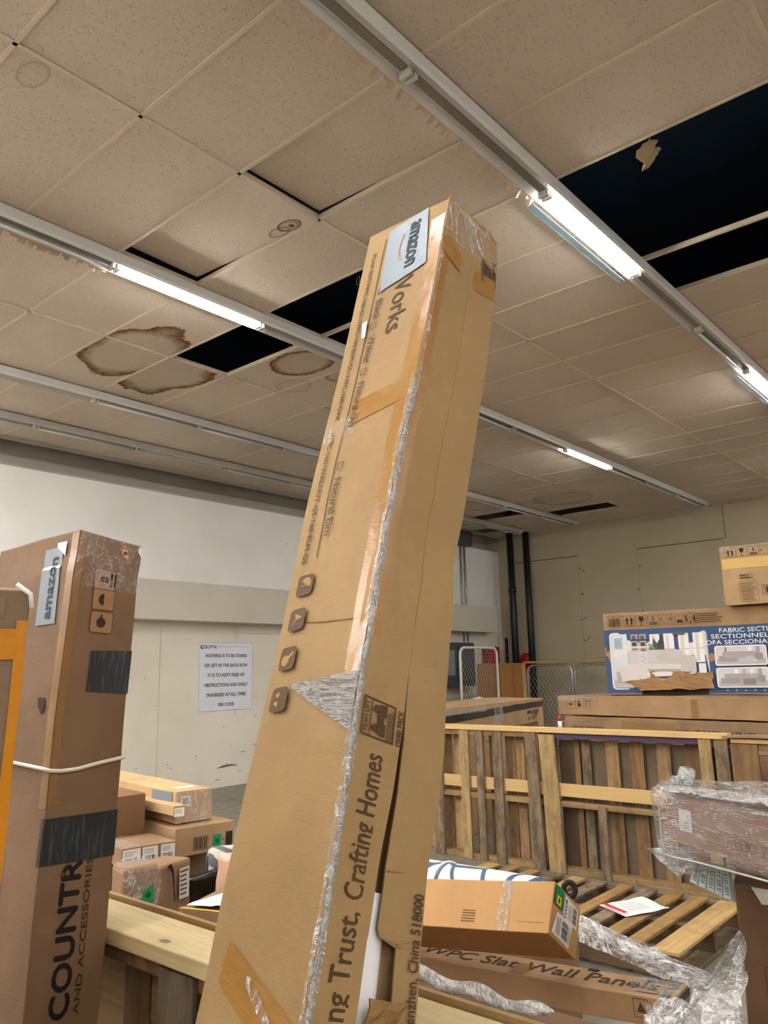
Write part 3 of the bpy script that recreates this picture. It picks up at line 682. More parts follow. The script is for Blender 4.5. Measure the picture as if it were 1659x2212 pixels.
for cx0 in (.925, 1.38):
    for cz0 in (.235, .055):
        w_, h_ = .40, .165
        I.rrect(cx0, cz0, cx0+w_, cz0+h_, .02, 'f2f4f8'); I.rrect(cx0+.008, cz0+.008, cx0+w_-.008, cz0+h_-.008, .016, 'd8d4d6')
        I.rect(cx0+.012, cz0+.012, cx0+w_-.012, cz0+.055, 'bdb6b2')
        for q in range(5): I.rect(cx0+.08+q*.06, cz0+.1, cx0+.11+q*.06, cz0+.152, ['8c8a88', 'f3f1ef', 'c8b4ac', 'eeeae8', 'a9a4a2'][q])
        I.rrect(cx0+.06, cz0+.06, cx0+.33, cz0+.115, .012, 'b0aaae'); I.rrect(cx0+.03, cz0+.035, cx0+.18, cz0+.08, .012, 'a5a0a4'); I.rrect(cx0+.31, cz0+.045, cx0+.37, cz0+.1, .012, '9d989c')
        I.rrect(cx0+.2, cz0+.025, cx0+.30, cz0+.075, .012, 'c7c2c5' if cz0 > .1 else '8f8a8e')
for q in range(12): I.disc(1.0+q*.07, .035, .009, '8fa0c4')
I.rect(1.55, .018, 1.9, .024, 'c8d0e4')
c2 = '33291f'
I.text('SKU: 1647 / 73904', .12, .687, .022, width=.15, col=c2); I.bars(.055, .60, .165, .67, 13, col=c2)
icons_row(I, .195, .592, .098, ['up', 'glass', '5', 'clamp', 'fork', 'lift'], .06)
for k, w_ in enumerate((.18, .16, .24, .20, .22)): I.rect(.90-w_/2, .672-k*.017, .90+w_/2, .678-k*.017, c2)
cs.ink(I, '-y', 'printed_artwork', 'blue printed panel with grey sofa pictures')
# kraft strips torn off the lower front
for nm, pts in (('a', ((.38, .20), (.90, .185), (.90, .13), (.39, .135))), ('b', ((.16, .125), (.88, .165), (.905, .05), (.30, .035)))):
    f = cs.fn('-y'); rows_ = []
    for i in range(6):
        row = []
        for j in range(19):
            a, b = j/18, i/5; (x0, y0), (x1, y1), (x2, y2), (x3, y3) = pts
            x = (x0*(1-a)+x1*a)*(1-b)+(x3*(1-a)+x2*a)*b; y = (y0*(1-a)+y1*a)*(1-b)+(y3*(1-a)+y2*a)*b
            y += .014*noise.noise(Vector((x*9, nm == 'a', b))); row.append(f(x, y, .014+.03*b*(nm == 'b')+.022*noise.noise(Vector((x*13, y*30, 2)))+.01*math.sin(x*22)))
        rows_.append(row)
    mb = MB(); mb.grid(rows_); o = mb.build('torn_kraft_flap', cardboard('kraft_torn_'+nm, 'a07c56', .12), cs.root); o.modifiers.new('s', 'SOLIDIFY').thickness = .004
cs.sheet('torn_hole', '-y', .30, .004, .85, .045, plain('hole_dark', '2a1c16', .9), .006, label='dark torn edge of the carton')
ct = Carton('top_carton', 'pale carton with a yellow tape band, topmost of the stack at the right', 'box', pose((6.86, 2.13, .466), (.075, -.997, 0), (.997, .075, 0)), (1.4, .55, .49), M_card3, amp=.004, seed=14)
ct.sheet('yellow_tape_band', '-y', .01, .30, 1.38, .385, plain('yellow_tape', 'd8b264', .3), .002)
I = Ink(); icons_row(I, .045, .395, .082, ['up', 'glass', '5', 'clamp', 'fork', 'lift'], .1); I.frame(.14, .21, .24, .25, .002); I.lines(.145, .213, .235, .247, 2); I.frame(.13, .02, .27, .19, .002); I.lines(.14, .03, .26, .18, 9, th=.2); I.frame(.30, .07, .55, .15, .003); I.bars(.32, .08, .52, .14, 16)
ct.ink(I, '-y'); ct.sheet('clear_tape', '-y', 0, .45, 1.4, .488, M_shine, .003); ct.sheet('torn_paper_strip', '-x', .35, .12, .55, .3, M_paper, .004)
# spray bottle on the fence rail
r = thing('glue_bottle', 'small red and white bottle standing on the fence top rail', 'bottle', Matrix.Translation((5.47, 2.98, 1.025)))
mb = MB(); mb.tube([(0, 0, 0), (0, 0, .05)], .016, 12); mb.build('bottle_body', M_paper, r, smooth=True); mb = MB(); mb.tube([(0, 0, .05), (0, 0, .075), (0, 0, .095)], [.016, .014, .004], 12); mb.build('cap', M_red, r, smooth=True)

ci = Carton('item_carton', 'tall long carton with a black tape stripe, behind the left end of the fence', 'box', pose((5.66, 4.21, -1.48), (.987, .158, 0), (-.158, .987, 0)), (2.44, .69, 1.135), M_card, amp=.008, seed=21)
ci.sheet('black_tape_stripe', '-y', 0, 1.0, 2.43, 1.065, M_black, .003, pts=[(0, 1.0), (2.43, 1.045), (2.43, 1.105), (0, 1.07)])
ci.sheet('clear_tape', '-y', 1.08, .3, 1.3, 1.13, M_shine, .006); ci.sheet('clear_tape', '+z', 1.08, 0, 1.3, .68, M_shine, .004); ci.sheet('clear_tape', '-y', 0, 1.07, .9, 1.13, M_shine, .006)
I = Ink(); I.bars(.18, .86, .5, .97, 14)
I.text('ITEM NO: 963AD1-20', 1.95, .80, .13, rot=180, width=.72, bold=.02); I.text('DESCRIPTION: RECLINING SECTIONAL', 1.75, .87, .05, rot=180, width=1.0, bold=.02); I.text('C/NO. OF', 2.1, .935, .05, rot=180, width=.24); I.text('MADE IN CHINA', 2.12, 1.0, .05, rot=180, width=.36, bold=.02); I.text('NW 57', 2.16, .97, .045, rot=180, width=.2)
I.frame(.85, .78, 1.02, .9, .006)
ci.ink(I, '-y')

# ================================================================== PALLET FENCE
W_tan = wood('pallet_tan', 'ac8c62', '886b48', 2, .5); W_grey = wood('pallet_grey', '9a866a', '75634c', 2, .8); W_yel = wood('pallet_yellow', 'b89c6c', '937850', 2, .45)
W_brn = wood('pallet_brown', '96754e', '74573a', 2, .4); W_strY = wood('pallet_stringer', 'a88a60', '8a6c46', 1, .4); W_pine = wood('fresh_pine', 'd8ba84', 'c6a46c', 1, .0); W_purp = plain('purple_painted_wood', '55405e', .7)
FX = 5.45
def fy(px): return 4.07-(px-955)*.003726
def slab(parent, name, mat, y0, y1, z0, z1, x0, x1, lean=0, bev=.003):
    mb = MB(); ya, yb = max(y0, y1), min(y0, y1)
    j = lambda: random.uniform(-.003, .003)
    P = [(x0, ya+j(), z0+j()), (x1, ya, z0), (x1, yb, z0), (x0, yb+j(), z0+j()), (x0, ya+lean+j(), z1), (x1, ya+lean, z1), (x1, yb+lean, z1), (x0, yb+lean+j(), z1)]
    mb.add(P, [(0, 3, 2, 1), (4, 5, 6, 7), (0, 1, 5, 4), (1, 2, 6, 5), (2, 3, 7, 6), (3, 0, 4, 7)])
    return mb.build(name, mat, parent, bevel=bev)
def standing_pallet(label, ya, yb, fronts, backs, purple=False, dx=0, h=.985):
    r = thing('standing_pallet', label, 'pallet', Matrix.Translation((FX+dx, ya, 0)), 'wooden pallets stood on edge as a fence')
    X0, X1, X2, X3 = 0, .016, .105, .121
    for z, hh in ((.0, .04), (.46, .04), (h-.04, .04)):
        slab(r, 'stringer', W_purp if purple and z > .9 else W_strY, 0, yb-ya, z, z+hh, X1, X2)
    for (a, b, z0, z1, m, lean) in fronts: slab(r, 'front_board', m, a-ya, b-ya, z0, z1, X0-(.002 if lean else 0), X1, lean)
    for (a, b, m) in backs: slab(r, 'back_board', m, a-ya, b-ya, .0, h-random.uniform(0, .01), X2, X3)
    return r
random.seed(12)
fr = [(fy(925), fy(951), -0, .985, W_grey, 0), (fy(1001), fy(1024), 0, .985, W_yel, 0), (fy(1043), fy(1061), 0, .985, W_grey, 0), (fy(1086), fy(1108), 0, .985, W_grey, 0), (fy(1174), fy(1200), 0, .985, W_grey, .03)]
bk = [(fy(930), fy(958), W_tan), (fy(963), fy(990), W_yel), (fy(993), fy(1006), W_yel), (fy(1022), fy(1032), W_tan), (fy(1033), fy(1045), W_tan), (fy(1060), fy(1085), W_brn), (fy(1100), fy(1124), W_tan), (fy(1127), fy(1148), W_tan), (fy(1153), fy(1176), W_yel), (fy(1180), fy(1202), W_tan)]
standing_pallet('weathered pallet on edge at the left end of the fence', fy(925), fy(1197), fr, bk)
fr = [(fy(1208), fy(1243), 0, .975, W_yel, .035), (fy(1318), fy(1336), 0, .49, W_grey, 0), (fy(1524), fy(1546), 0, .985, W_yel, .01), (fy(1549), fy(1572), 0, .985, W_grey, 0)]
bk = [(fy(1212), fy(1224), W_tan), (fy(1262), fy(1274), W_brn), (fy(1278), fy(1297), W_grey), (fy(1330), fy(1356), W_tan), (fy(1380), fy(1406), W_brn), (fy(1431), fy(1458), W_tan), (fy(1484), fy(1512), W_brn), (fy(1522), fy(1534), W_tan)]
standing_pallet('pallet on edge in mid fence with a purple painted top stringer', fy(1206), fy(1574), fr, bk, True, .004)
fr = [(fy(1579), fy(1624), 0, .965, W_brn, .01), (fy(1662), fy(1700), 0, .965, W_tan, 0), (fy(1760), fy(1800), 0, .965, W_grey, 0)]
bk = [(fy(1583), fy(1606), W_tan), (fy(1632), fy(1658), W_brn), (fy(1672), fy(1700), W_tan), (fy(1720), fy(1750), W_yel), (fy(1780), fy(1820), W_tan)]
standing_pallet('pallet on edge with a knotted brown board, at the right edge of the fence', fy(1577), fy(1850), fr, bk, False, .0, .965)
# loose brown panel behind the fence
mb = MB(); mb.box((FX+.135, fy(1575), .0), (FX+.15, fy(1225), .93)); tag(mb.build('backing_sheet', cardboard('greyish_board', '71604e', .12), None), 'greyish brown board sheet standing behind the middle fence pallet', 'board')
o = slab(None, 'timber_batten', W_pine, fy(925), fy(1574), .986, 1.024, FX-.006, FX+.085); tag(o, 'long pale pine batten lying along the top of the fence pallets', 'timber')
o = slab(None, 'timber_batten', W_pine, fy(1578), fy(1900), .967, .995, FX-.006, FX+.085); tag(o, 'short pine batten lying on the right-end fence pallet', 'timber')
o = slab(None, 'timber_plank', W_pine, fy(940), fy(1480), .535, .625, FX+.024, FX+.05); tag(o, 'bright pine plank threaded level through the middle of the fence', 'timber')
c = Carton('flattened_sheet', 'thin brown cardboard sheet lying over the right end of the fence top', 'cardboard', pose((FX-.03, fy(1565), -.478), (0, -1, 0), (1, 0, 0)), (.8, .16, .012), M_card4, amp=.01, seed=2, bevel=.001)

# ================================================================== FLAT PALLET
W_px = [wood('deck_tan', 'b3905f', '92703f', 0, .35), wood('deck_grey', '9a876e', '796850', 0, .75), wood('deck_yellow', 'c8aa74', 'ab8a55', 0, .2)]
W_bl = wood('pallet_side', '7e6548', '5f4a33', 1, .4)
r = thing('floor_pallet', 'wooden pallet lying flat on the floor in front of the fence', 'pallet', Matrix.Translation((3.95, 1.60, 0)))
def bx(parent, name, mat, lo, hi, bev=.003):
    mb = MB(); mb.box(lo, hi, 0); return mb.build(name, mat, parent, bevel=bev)
for x in (.0, .47, .94): bx(r, 'stringer', W_bl, (x, 0, .018), (x+.04, 1.72, .122))
edges = [(0, .135), (.20, .285), (.345, .43), (.50, .585), (.65, .73), (.82, .91), (.97, 1.06), (1.13, 1.22), (1.30, 1.38), (1.46, 1.54), (1.61, 1.72)]
random.seed(5)
for i, (a, b) in enumerate(edges): bx(r, 'deck_board', W_px[[2, 0, 0, 1, 0, 1, 2, 1, 0, 0, 2][i]], (-.01+random.uniform(-.015, .01), a, .122), (.985+random.uniform(-.01, .015), b, .14))
for a in (0, .55, 1.1, 1.6): bx(r, 'bottom_board', W_px[1], (0, a, 0), (.98, a+.1, .018))
# sheet of paper on it
r = thing('paper_sheet', 'white paper with a red header lying on the flat pallet', 'paper', Matrix.Translation((4.30, 2.02, .143)) @ Matrix.Rotation(math.radians(62), 4, 'Z'))
mb = MB(); mb.grid([[Vector((.24*j/6, -.30*i/6, .004+.012*abs(math.sin(i*.9+j*.5))*(i/6))) for j in range(7)] for i in range(7)]); mb.build('sheet', plain('bright_paper', 'f0f0f2', .6), r)
I = Ink(); I.rect(.02, -.03, .22, -.004, 'c42a2a'); I.lines(.03, -.20, .2, -.06, 8, '9a9aa0', .2)
I.build('printed_text', lambda x, y, h: Vector((x, y, .017+h)), r)
#--NEAR--
TS = [0.0, 0.06, 0.15, 0.3, 0.45, 0.6, 0.75, 0.85, 0.95, 1.05, 1.15, 1.25, 1.35, 1.45, 1.55, 1.65, 1.75, 1.85, 2.0, 2.2, 2.4, 2.854]
TR = [[[1.477, 1.2895, 1.1648], [1.4784, 1.0269, 1.1649], [1.6772, 1.017, 1.1146], [1.6964, 1.267, 1.0769]], [[1.456, 1.2872, 1.1001], [1.4568, 1.017, 1.1272], [1.6617, 1.0088, 1.0485], [1.6754, 1.2621, 1.0209]], [[1.4247, 1.2797, 1.0161], [1.4252, 1.0098, 1.0432], [1.6319, 0.9995, 0.9644], [1.644, 1.2547, 0.937]], [[1.3724, 1.2671, 0.8761], [1.3725, 0.9978, 0.9032], [1.5785, 0.9882, 0.8245], [1.5915, 1.2424, 0.797]], [[1.3201, 1.2547, 0.7361], [1.3175, 0.9885, 0.7633], [1.5247, 0.9775, 0.6845], [1.539, 1.2301, 0.657]], [[1.2662, 1.2441, 0.5962], [1.2622, 0.9795, 0.6234], [1.4687, 0.9693, 0.5447], [1.4866, 1.2179, 0.517]], [[1.2122, 1.2335, 0.4563], [1.2049, 0.9728, 0.4836], [1.4128, 0.961, 0.4048], [1.4341, 1.2056, 0.377]], [[1.1763, 1.2265, 0.363], [1.1689, 0.9658, 0.3903], [1.3753, 0.9557, 0.3116], [1.3991, 1.1974, 0.2837]], [[1.1424, 1.217, 0.2696], [1.1333, 0.9584, 0.297], [1.3338, 0.9551, 0.2184], [1.3641, 1.1892, 0.1904]], [[1.1089, 1.2071, 0.1762], [1.0976, 0.951, 0.2037], [1.3059, 0.9387, 0.1249], [1.3292, 1.181, 0.097]], [[1.0754, 1.1973, 0.0829], [1.0619, 0.9436, 0.1104], [1.2718, 0.9295, 0.0315], [1.2942, 1.1728, 0.0037]], [[1.0408, 1.1886, -0.0105], [1.0267, 0.9357, 0.0171], [1.24, 0.9177, -0.0619], [1.2592, 1.1647, -0.0896]], [[1.0057, 1.1806, -0.1038], [0.9935, 0.9255, -0.0763], [1.2095, 0.9043, -0.1554], [1.2242, 1.1565, -0.1829]], [[0.9705, 1.1726, -0.1971], [0.9602, 0.9153, -0.1697], [1.1739, 0.8968, -0.2487], [1.1893, 1.1483, -0.2763]], [[0.9363, 1.1636, -0.2905], [0.9261, 0.9061, -0.263], [1.1349, 0.8933, -0.3419], [1.1543, 1.1401, -0.3696]], [[0.9021, 1.1545, -0.3838], [0.8915, 0.8975, -0.3564], [1.1016, 0.8831, -0.4353], [1.1193, 1.1319, -0.4629]], [[0.8691, 1.144, -0.4772], [0.8558, 0.8902, -0.4497], [1.0701, 0.871, -0.5287], [1.0843, 1.1237, -0.5562]], [[0.8341, 1.1358, -0.5705], [0.8208, 0.882, -0.543], [1.0351, 0.8628, -0.622], [1.0493, 1.1155, -0.6496]], [[0.7816, 1.1236, -0.7105], [0.7683, 0.8697, -0.683], [0.9826, 0.8505, -0.762], [0.9969, 1.1033, -0.7896]], [[0.7117, 1.1072, -0.8972], [0.6984, 0.8534, -0.8696], [0.9127, 0.8342, -0.9487], [0.9269, 1.0869, -0.9762]], [[0.6417, 1.0908, -1.0838], [0.6284, 0.837, -1.0563], [0.8427, 0.8178, -1.1353], [0.857, 1.0705, -1.1629]], [[0.4829, 1.0536, -1.5076], [0.4696, 0.7998, -1.4801], [0.6839, 0.7806, -1.5591], [0.6982, 1.0333, -1.5866]]]
# ================================================================== BENCH: PINE BOARD ON A STANDING PALLET
r = thing('pine_bench_board', 'wide pale pine board with a knot, laid across behind the two tall cartons', 'timber', Matrix.Translation((1.065, -1.2, .874)))
def pine_knot():
    t = NT('knotty_pine'); tc = t.n('ShaderNodeTexCoord'); P = tc.outputs['Object']
    v = t.coords(scale=(26, 1.6, 26)); sub = t.n('ShaderNodeVectorMath', operation='SUBTRACT'); t.l(P, sub.inputs[0]); sub.inputs[1].default_value = (.028, 2.79, .035)
    mp = t.n('ShaderNodeMapping'); mp.inputs['Scale'].default_value = (1.6, .9, .2); t.l(sub.outputs[0], mp.inputs[0])
    ln = t.n('ShaderNodeVectorMath', operation='LENGTH'); t.l(mp.outputs[0], ln.inputs[0]); d = ln.outputs['Value']
    g = t.noise(v, 1, 6, .6, 1.6); base = t.ramp(g, [(.34, lin('b59f70')), (.6, lin('cdb98a'))])
    k = t.ramp(t.math('MULTIPLY', d, 20), [(.24, (1,)*3), (.40, (0,)*3)]); halo = t.ramp(t.math('MULTIPLY', d, 8), [(.2, (.6,)*3), (.6, (0,)*3)])
    c = t.mix(t.math('MULTIPLY', halo, .5), base, lin('a38c66')); c = t.mix(k, c, lin('6d5c4e'))
    t.l(c, t.p.inputs['Base Color']); t.p.inputs['Roughness'].default_value = .6; t.bump(g, .3, .003); return t.m
bx(r, 'board', pine_knot(), (0, 0, 0), (.135, 4.4, .035), .003)
mb = MB(); mb.box((1.207, -1.2, .60), (1.219, 3.2, .918)); tag(mb.build('plywood_strip', wood('ply_edge', 'bb9c6c', '8f7148', 1), None), 'thin plywood sheet edge standing just behind the pale pine board', 'plywood')
r = thing('bench_pallet', 'worn pallet stood on edge carrying the pale pine board', 'pallet', Matrix.Translation((1.09, 0, 0)))
for z in (0, .42, .822): slab(r, 'stringer', W_brn, 2.6, -.6, z, z+.05, .016, .10)
random.seed(9)
for a, m in ((2.35, W_tan), (2.0, W_grey), (1.61, wood('worn_grey_plank', '8d7c66', '5f5344', 2, .9)), (1.385, W_tan), (1.02, W_grey), (.6, W_tan), (.2, W_grey), (-.3, W_tan)): slab(r, 'front_board', m, a, a-.125, 0, .856, 0, .016)
for a in (2.45, 2.2, 1.9, 1.5, 1.25, .9, .5, .1, -.3): slab(r, 'back_board', W_brn, a, a-.10, 0, .868, .10, .113)

# ================================================================== THE TALL LEANING CARTON
TC = np.array(TR); TC[:, :, 2] += H; TSA = np.array(TS)
def edge(k, s): return Vector([float(np.interp(s, TSA, TC[:, k, i])) for i in range(3)])
def tnoise(s, a, f): return noise.noise(Vector((s*5., a*2.2+f*5, f)))*.0035+noise.noise(Vector((s*19., a*6+f*5, f+3)))*.0011
_n = {}
def tn(f):
    if f not in _n:
        a, b = {'L': (1, 0), 'R': (1, 2), 'B': (0, 3), 'K': (2, 3)}[f]
        d = (edge(b, 1.)-edge(a, 1.)); w = edge(a, 1.6)-edge(a, .4); n = d.cross(w).normalized()
        c = (edge(0, 1.)+edge(2, 1.))/2; n = n if n.dot(edge(a, 1.)+d/2-c) > 0 else -n; _n[f] = n
    return _n[f]
def tp(f, a, s, h=0):
    i, j = {'L': (1, 0), 'R': (1, 2), 'B': (0, 3), 'K': (2, 3)}[f]
    e = min(1, 12*min(a, 1-a)) if 0 < a < 1 else 0
    return edge(i, s).lerp(edge(j, s), a)+tn(f)*(h+tnoise(s, a, ord(f) % 7)*e)
LW, RW = .254, .231
t0 = edge(1, TSA[-1]); troot = thing('leaning_carton', 'very tall tan carton leaning across the middle of the picture', 'box', Matrix.Translation((t0.x, t0.y, 0)))
Ti = troot.matrix_world.inverted()
def tb(mb, name, mat, label=None, **k):
    mb.v = [tuple(Ti @ Vector(p)) for p in mb.v]; o = mb.build(name, mat, troot, **k)
    if label: o['label'] = label
    return o
def tsheet(name, f, a0, a1, s0, s1, mat, h=.0015, wob=0, label=None, na=6, ns=None, quad=None, fw_=40):
    mb = MB(); ns = ns or max(2, int((s1-s0)/.02)); rows_ = []
    for i in range(ns+1):
        row = []
        for j in range(na+1):
            u_, v_ = j/na, i/ns
            if quad:
                (x0, y0), (x1, y1), (x2, y2), (x3, y3) = quad; a = (x0*(1-u_)+x1*u_)*(1-v_)+(x3*(1-u_)+x2*u_)*v_; s = (y0*(1-u_)+y1*u_)*(1-v_)+(y3*(1-u_)+y2*u_)*v_
            else: a = a0+(a1-a0)*u_; s = s0+(s1-s0)*v_
            row.append(tp(f, a, s, h+wob*abs(noise.noise(Vector((a*fw_*.25, s*fw_, h*100))))))
        rows_.append(row)
    mb.grid(rows_); return tb(mb, name, mat, label, fixn=False, smooth=wob > 0)
SS = [i*.03 for i in range(int(TSA[-1]/.03)+1)]+[float(TSA[-1])]
mb = MB()
mb.grid([[tp('L', j/10, s) for j in range(11)] for s in SS]); mb.grid([[tp('B', j/4, s) for j in range(5)] for s in SS]); mb.grid([[tp('K', j/4, s) for j in range(5)] for s in SS])
mb.grid([[tp('R', 0, s).lerp(tp('K', 1, s), .0)-tn('R')*.03+(edge(2, s)-edge(1, s))*j for j in (.03, .5, .95)] for s in SS])
mb.grid([[edge(1, SS[0]), edge(0, SS[0])], [edge(2, SS[0]), edge(3, SS[0])]]); mb.grid([[edge(1, SS[-1]), edge(0, SS[-1])], [edge(2, SS[-1]), edge(3, SS[-1])]])
tb(mb, 'carton_body', M_tall, fixn=False)
def slit(s):
    T = [(0, .53, .532), (1.0, .53, .535), (1.234, .505, .535), (1.31, .495, .545), (1.45, .46, .565), (1.55, .435, .565), (1.60, .42, .565), (1.66, .41, .55), (1.672, .40, .77), (1.85, .40, .77), (1.88, .45, .52), (2.9, .48, .49)]
    k = [t[0] for t in T]; return float(np.interp(s, k, [t[1] for t in T])), float(np.interp(s, k, [t[2] for t in T]))
S2 = sorted(SS+[1.662, 1.672, 1.555, 1.565, 1.61, 1.64])
for nm, fa in (('left_flap', lambda s, q: slit(s)[0]*q), ('right_flap', lambda s, q: slit(s)[1]+(1-slit(s)[1])*q)):
    R_ = []
    for s in S2:
        row = []
        for j in range(6):
            q = j/5; a = fa(s, q); near = (q if nm == 'left_flap' else 1-q); lift = -.006*near**3*min(1, max(0, (s-1.0)*2)) if nm == 'right_flap' else .005*near**3*min(1, max(0, (s-1.0)*2))
            row.append(tp('R', a, s, lift))
        R_.append(row)
    mb = MB(); mb.grid(R_); o = tb(mb, nm, M_tall, fixn=False); m_ = o.modifiers.new('s', 'SOLIDIFY'); m_.thickness = .004; m_.offset = -1
# creases laid on as thin rods, fold shade put into their darker colour
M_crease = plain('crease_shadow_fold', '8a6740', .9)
def crease(f, pts, w=.0022, mat=None, name='crease'):
    mb = MB(); P = []
    for k in range(len(pts)-1):
        for q in range(6): P.append((pts[k][0]+(pts[k+1][0]-pts[k][0])*q/6, pts[k][1]+(pts[k+1][1]-pts[k][1])*q/6))
    P.append(pts[-1]); n_ = len(P)
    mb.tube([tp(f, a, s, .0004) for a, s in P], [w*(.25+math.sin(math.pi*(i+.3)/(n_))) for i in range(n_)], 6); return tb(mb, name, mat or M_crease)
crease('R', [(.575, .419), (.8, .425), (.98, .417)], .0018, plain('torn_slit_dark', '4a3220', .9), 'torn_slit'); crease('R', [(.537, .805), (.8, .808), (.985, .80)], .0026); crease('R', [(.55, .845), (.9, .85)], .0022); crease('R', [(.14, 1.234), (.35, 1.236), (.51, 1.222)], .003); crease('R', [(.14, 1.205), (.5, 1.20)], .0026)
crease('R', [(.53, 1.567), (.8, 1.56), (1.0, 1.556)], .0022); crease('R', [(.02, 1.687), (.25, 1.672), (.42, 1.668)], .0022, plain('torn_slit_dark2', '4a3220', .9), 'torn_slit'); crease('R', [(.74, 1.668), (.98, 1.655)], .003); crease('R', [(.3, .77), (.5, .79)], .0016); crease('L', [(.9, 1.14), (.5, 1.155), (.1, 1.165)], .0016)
crease('R', [(.10, .115), (.12, .15), (.22, .175), (.42, .20), (.50, .185)], .0030, plain('torn_edge_black', '1c130c', .9), 'torn_slit')
# tape
M_edgetape = cardboard('brown_tape_on_card', '9a7038', .05, .3)
tsheet('brown_tape', 'L', 0, .16, .08, 1.28, M_edgetape, .0010, na=2); tsheet('brown_tape', 'R', 0, .14, .08, 1.2, M_edgetape, .0045, na=2)
tsheet('brown_tape', 'L', 0, .72, .56, .63, M_edgetape, .0014, quad=[(.0, .60), (.72, .60), (.72, .67), (.0, .66)]); tsheet('brown_tape', 'R', 0, .34, .54, .6, M_edgetape, .0052, quad=[(.0, .555), (.34, .545), (.36, .60), (.0, .63)])
tsheet('brown_tape', 'R', .0, .45, .12, .2, M_edgetape, .006, quad=[(.0, .13), (.36, .175), (.34, .225), (.0, .21)]); tsheet('brown_tape', 'R', .0, .45, .12, .2, M_edgetape, .005, quad=[(.60, .16), (.99, .13), (.99, .20), (.60, .23)])
tsheet('brown_tape', 'L', .1, .75, 1.73, 1.8, M_edgetape, .0014, quad=[(.0, 1.80), (.82, 1.70), (.86, 1.76), (.0, 1.88)])
for f, a1, s0, s1, wv in (('L', .035, .60, 1.95, .005), ('R', .035, .02, 1.95, .006)): tsheet('crinkled_tape', f, -.004, a1, s0, s1, M_shine, .005 if f == 'R' else .002, wv, 'shiny crinkled clear tape on the edge', na=3, ns=160, fw_=60)
# loose rope of twisted film running down the edge
mb = MB(); P = []; rgt = random.Random(2)
for i in range(120):
    s = .62+i*.0112; P.append(edge(1, s)+tn('L')*(.002+.003*rgt.random())+tn('R')*(.007+.003*rgt.random()))
mb.tube(P, [.0028+.0030*rgt.random() for _ in P], 6); tb(mb, 'twisted_film', film('twisted_film_mat', .3, .95, 40, (1, 1, 1), .12, (0, .06)), 'silvery twisted film along the edge', smooth=True)
tsheet('crinkled_tape', 'L', .1, .7, 1.27, 1.34, film('tape_triangle', .25, .98, 26, (.35, .35, 3.5), .1, (.0, .07), .1), .003, .004, 'shiny crinkled tape patch', na=14, ns=16, quad=[(.0, 1.268), (.70, 1.272), (.69, 1.282), (.0, 1.375)], fw_=90)  # white cross streaks of this patch are painted highlights
tsheet('crinkled_tape', 'R', 0, .98, 0, .12, M_shine, .006, .008, 'shiny crinkled tape on the top end', na=14, ns=10, quad=[(0, 0), (.99, .0), (.99, .10), (0, .16)], fw_=60)
tsheet('crinkled_tape', 'L', .1, .8, 1.74, 1.8, M_shine, .003, .003, 'shiny crinkled tape patch', na=12, ns=8, quad=[(.62, 1.745), (.5, 1.745), (.12, 1.83), (.2, 1.83)], fw_=70)
tsheet('crinkled_tape', 'L', .6, .98, .64, .70, M_shine, .003, .005, 'shiny crinkled tape patch', na=8, ns=8, fw_=70)
# crumpled top rim
mb = MB(); R1 = []; R2 = []; 
for i in range(26):
    a = i/25; p = edge(1, 0).lerp(edge(2, 0), a); R1.append(p+tn('R')*.003); R2.append(p+tn('R')*(.004+.006*rgt.random())+Vector((0, 0, .004+.014*rgt.random()*(.3+a))))
mb.grid([R1, R2]); o = tb(mb, 'torn_rim', cardboard('torn_rim_card', 'a9814f', .2), fixn=False); o.modifiers.new('s', 'SOLIDIFY').thickness = .003
# barcode label near the top of the right face
I = Ink(); I.poly([(.68, .10), (.985, .065), (.985, .155), (.72, .175)], '6b5540')
I.k += 1
for q in range(9):
    a = .72+q*.028; w_ = .006+.006*((q*7) % 3)/2; I.poly([(a, .10+.0*q), (a+w_, .10), (a+w_, .15-.002*q), (a, .155-.002*q)], '2e241c', False)
I.build('barcode_label', lambda x, y, h: Ti @ tp('R', x, y, .004+h), troot, 'dark barcode label')
# printing, long face
fnL = lambda x, y, h: Ti @ tp('L', -y/LW, x, h)
fnR = lambda x, y, h: Ti @ tp('R', -y/RW, -x, .0046+h)
PB = '4e3b26'
I = Ink()
I.text('WaterWorks', .215, -.40*LW, .075, width=.41, col=PB)
I.rect(.045, -.742*LW, 1.0, -.732*LW, PB, n=60)
I.text('Model: ELM-WPC-160-G1-WPC-160-ELM-G5-WPC-160-OAK', .36, -.865*LW, .018, width=.56, col=PB, bold=.02)
I.text('WPC-160-WALNUT-G5-160-ELM-G5', .84, -.875*LW, .018, width=.34, col=PB, bold=.02)
for s_, tx, w_ in ((.315, 'Black', .065), (.445, 'Walnut', .085), (.615, 'Natural Oak', .135), (.885, 'Natural Elm', .14)):
    I.text(tx, s_, -.655*LW, .028, width=w_, col=PB, bold=.01); I.frame(s_-w_/2-.042, -.69*LW, s_-w_/2-.022, -.62*LW, .0022, PB)
D_ = '5c4732'; T_ = 'a5804f'
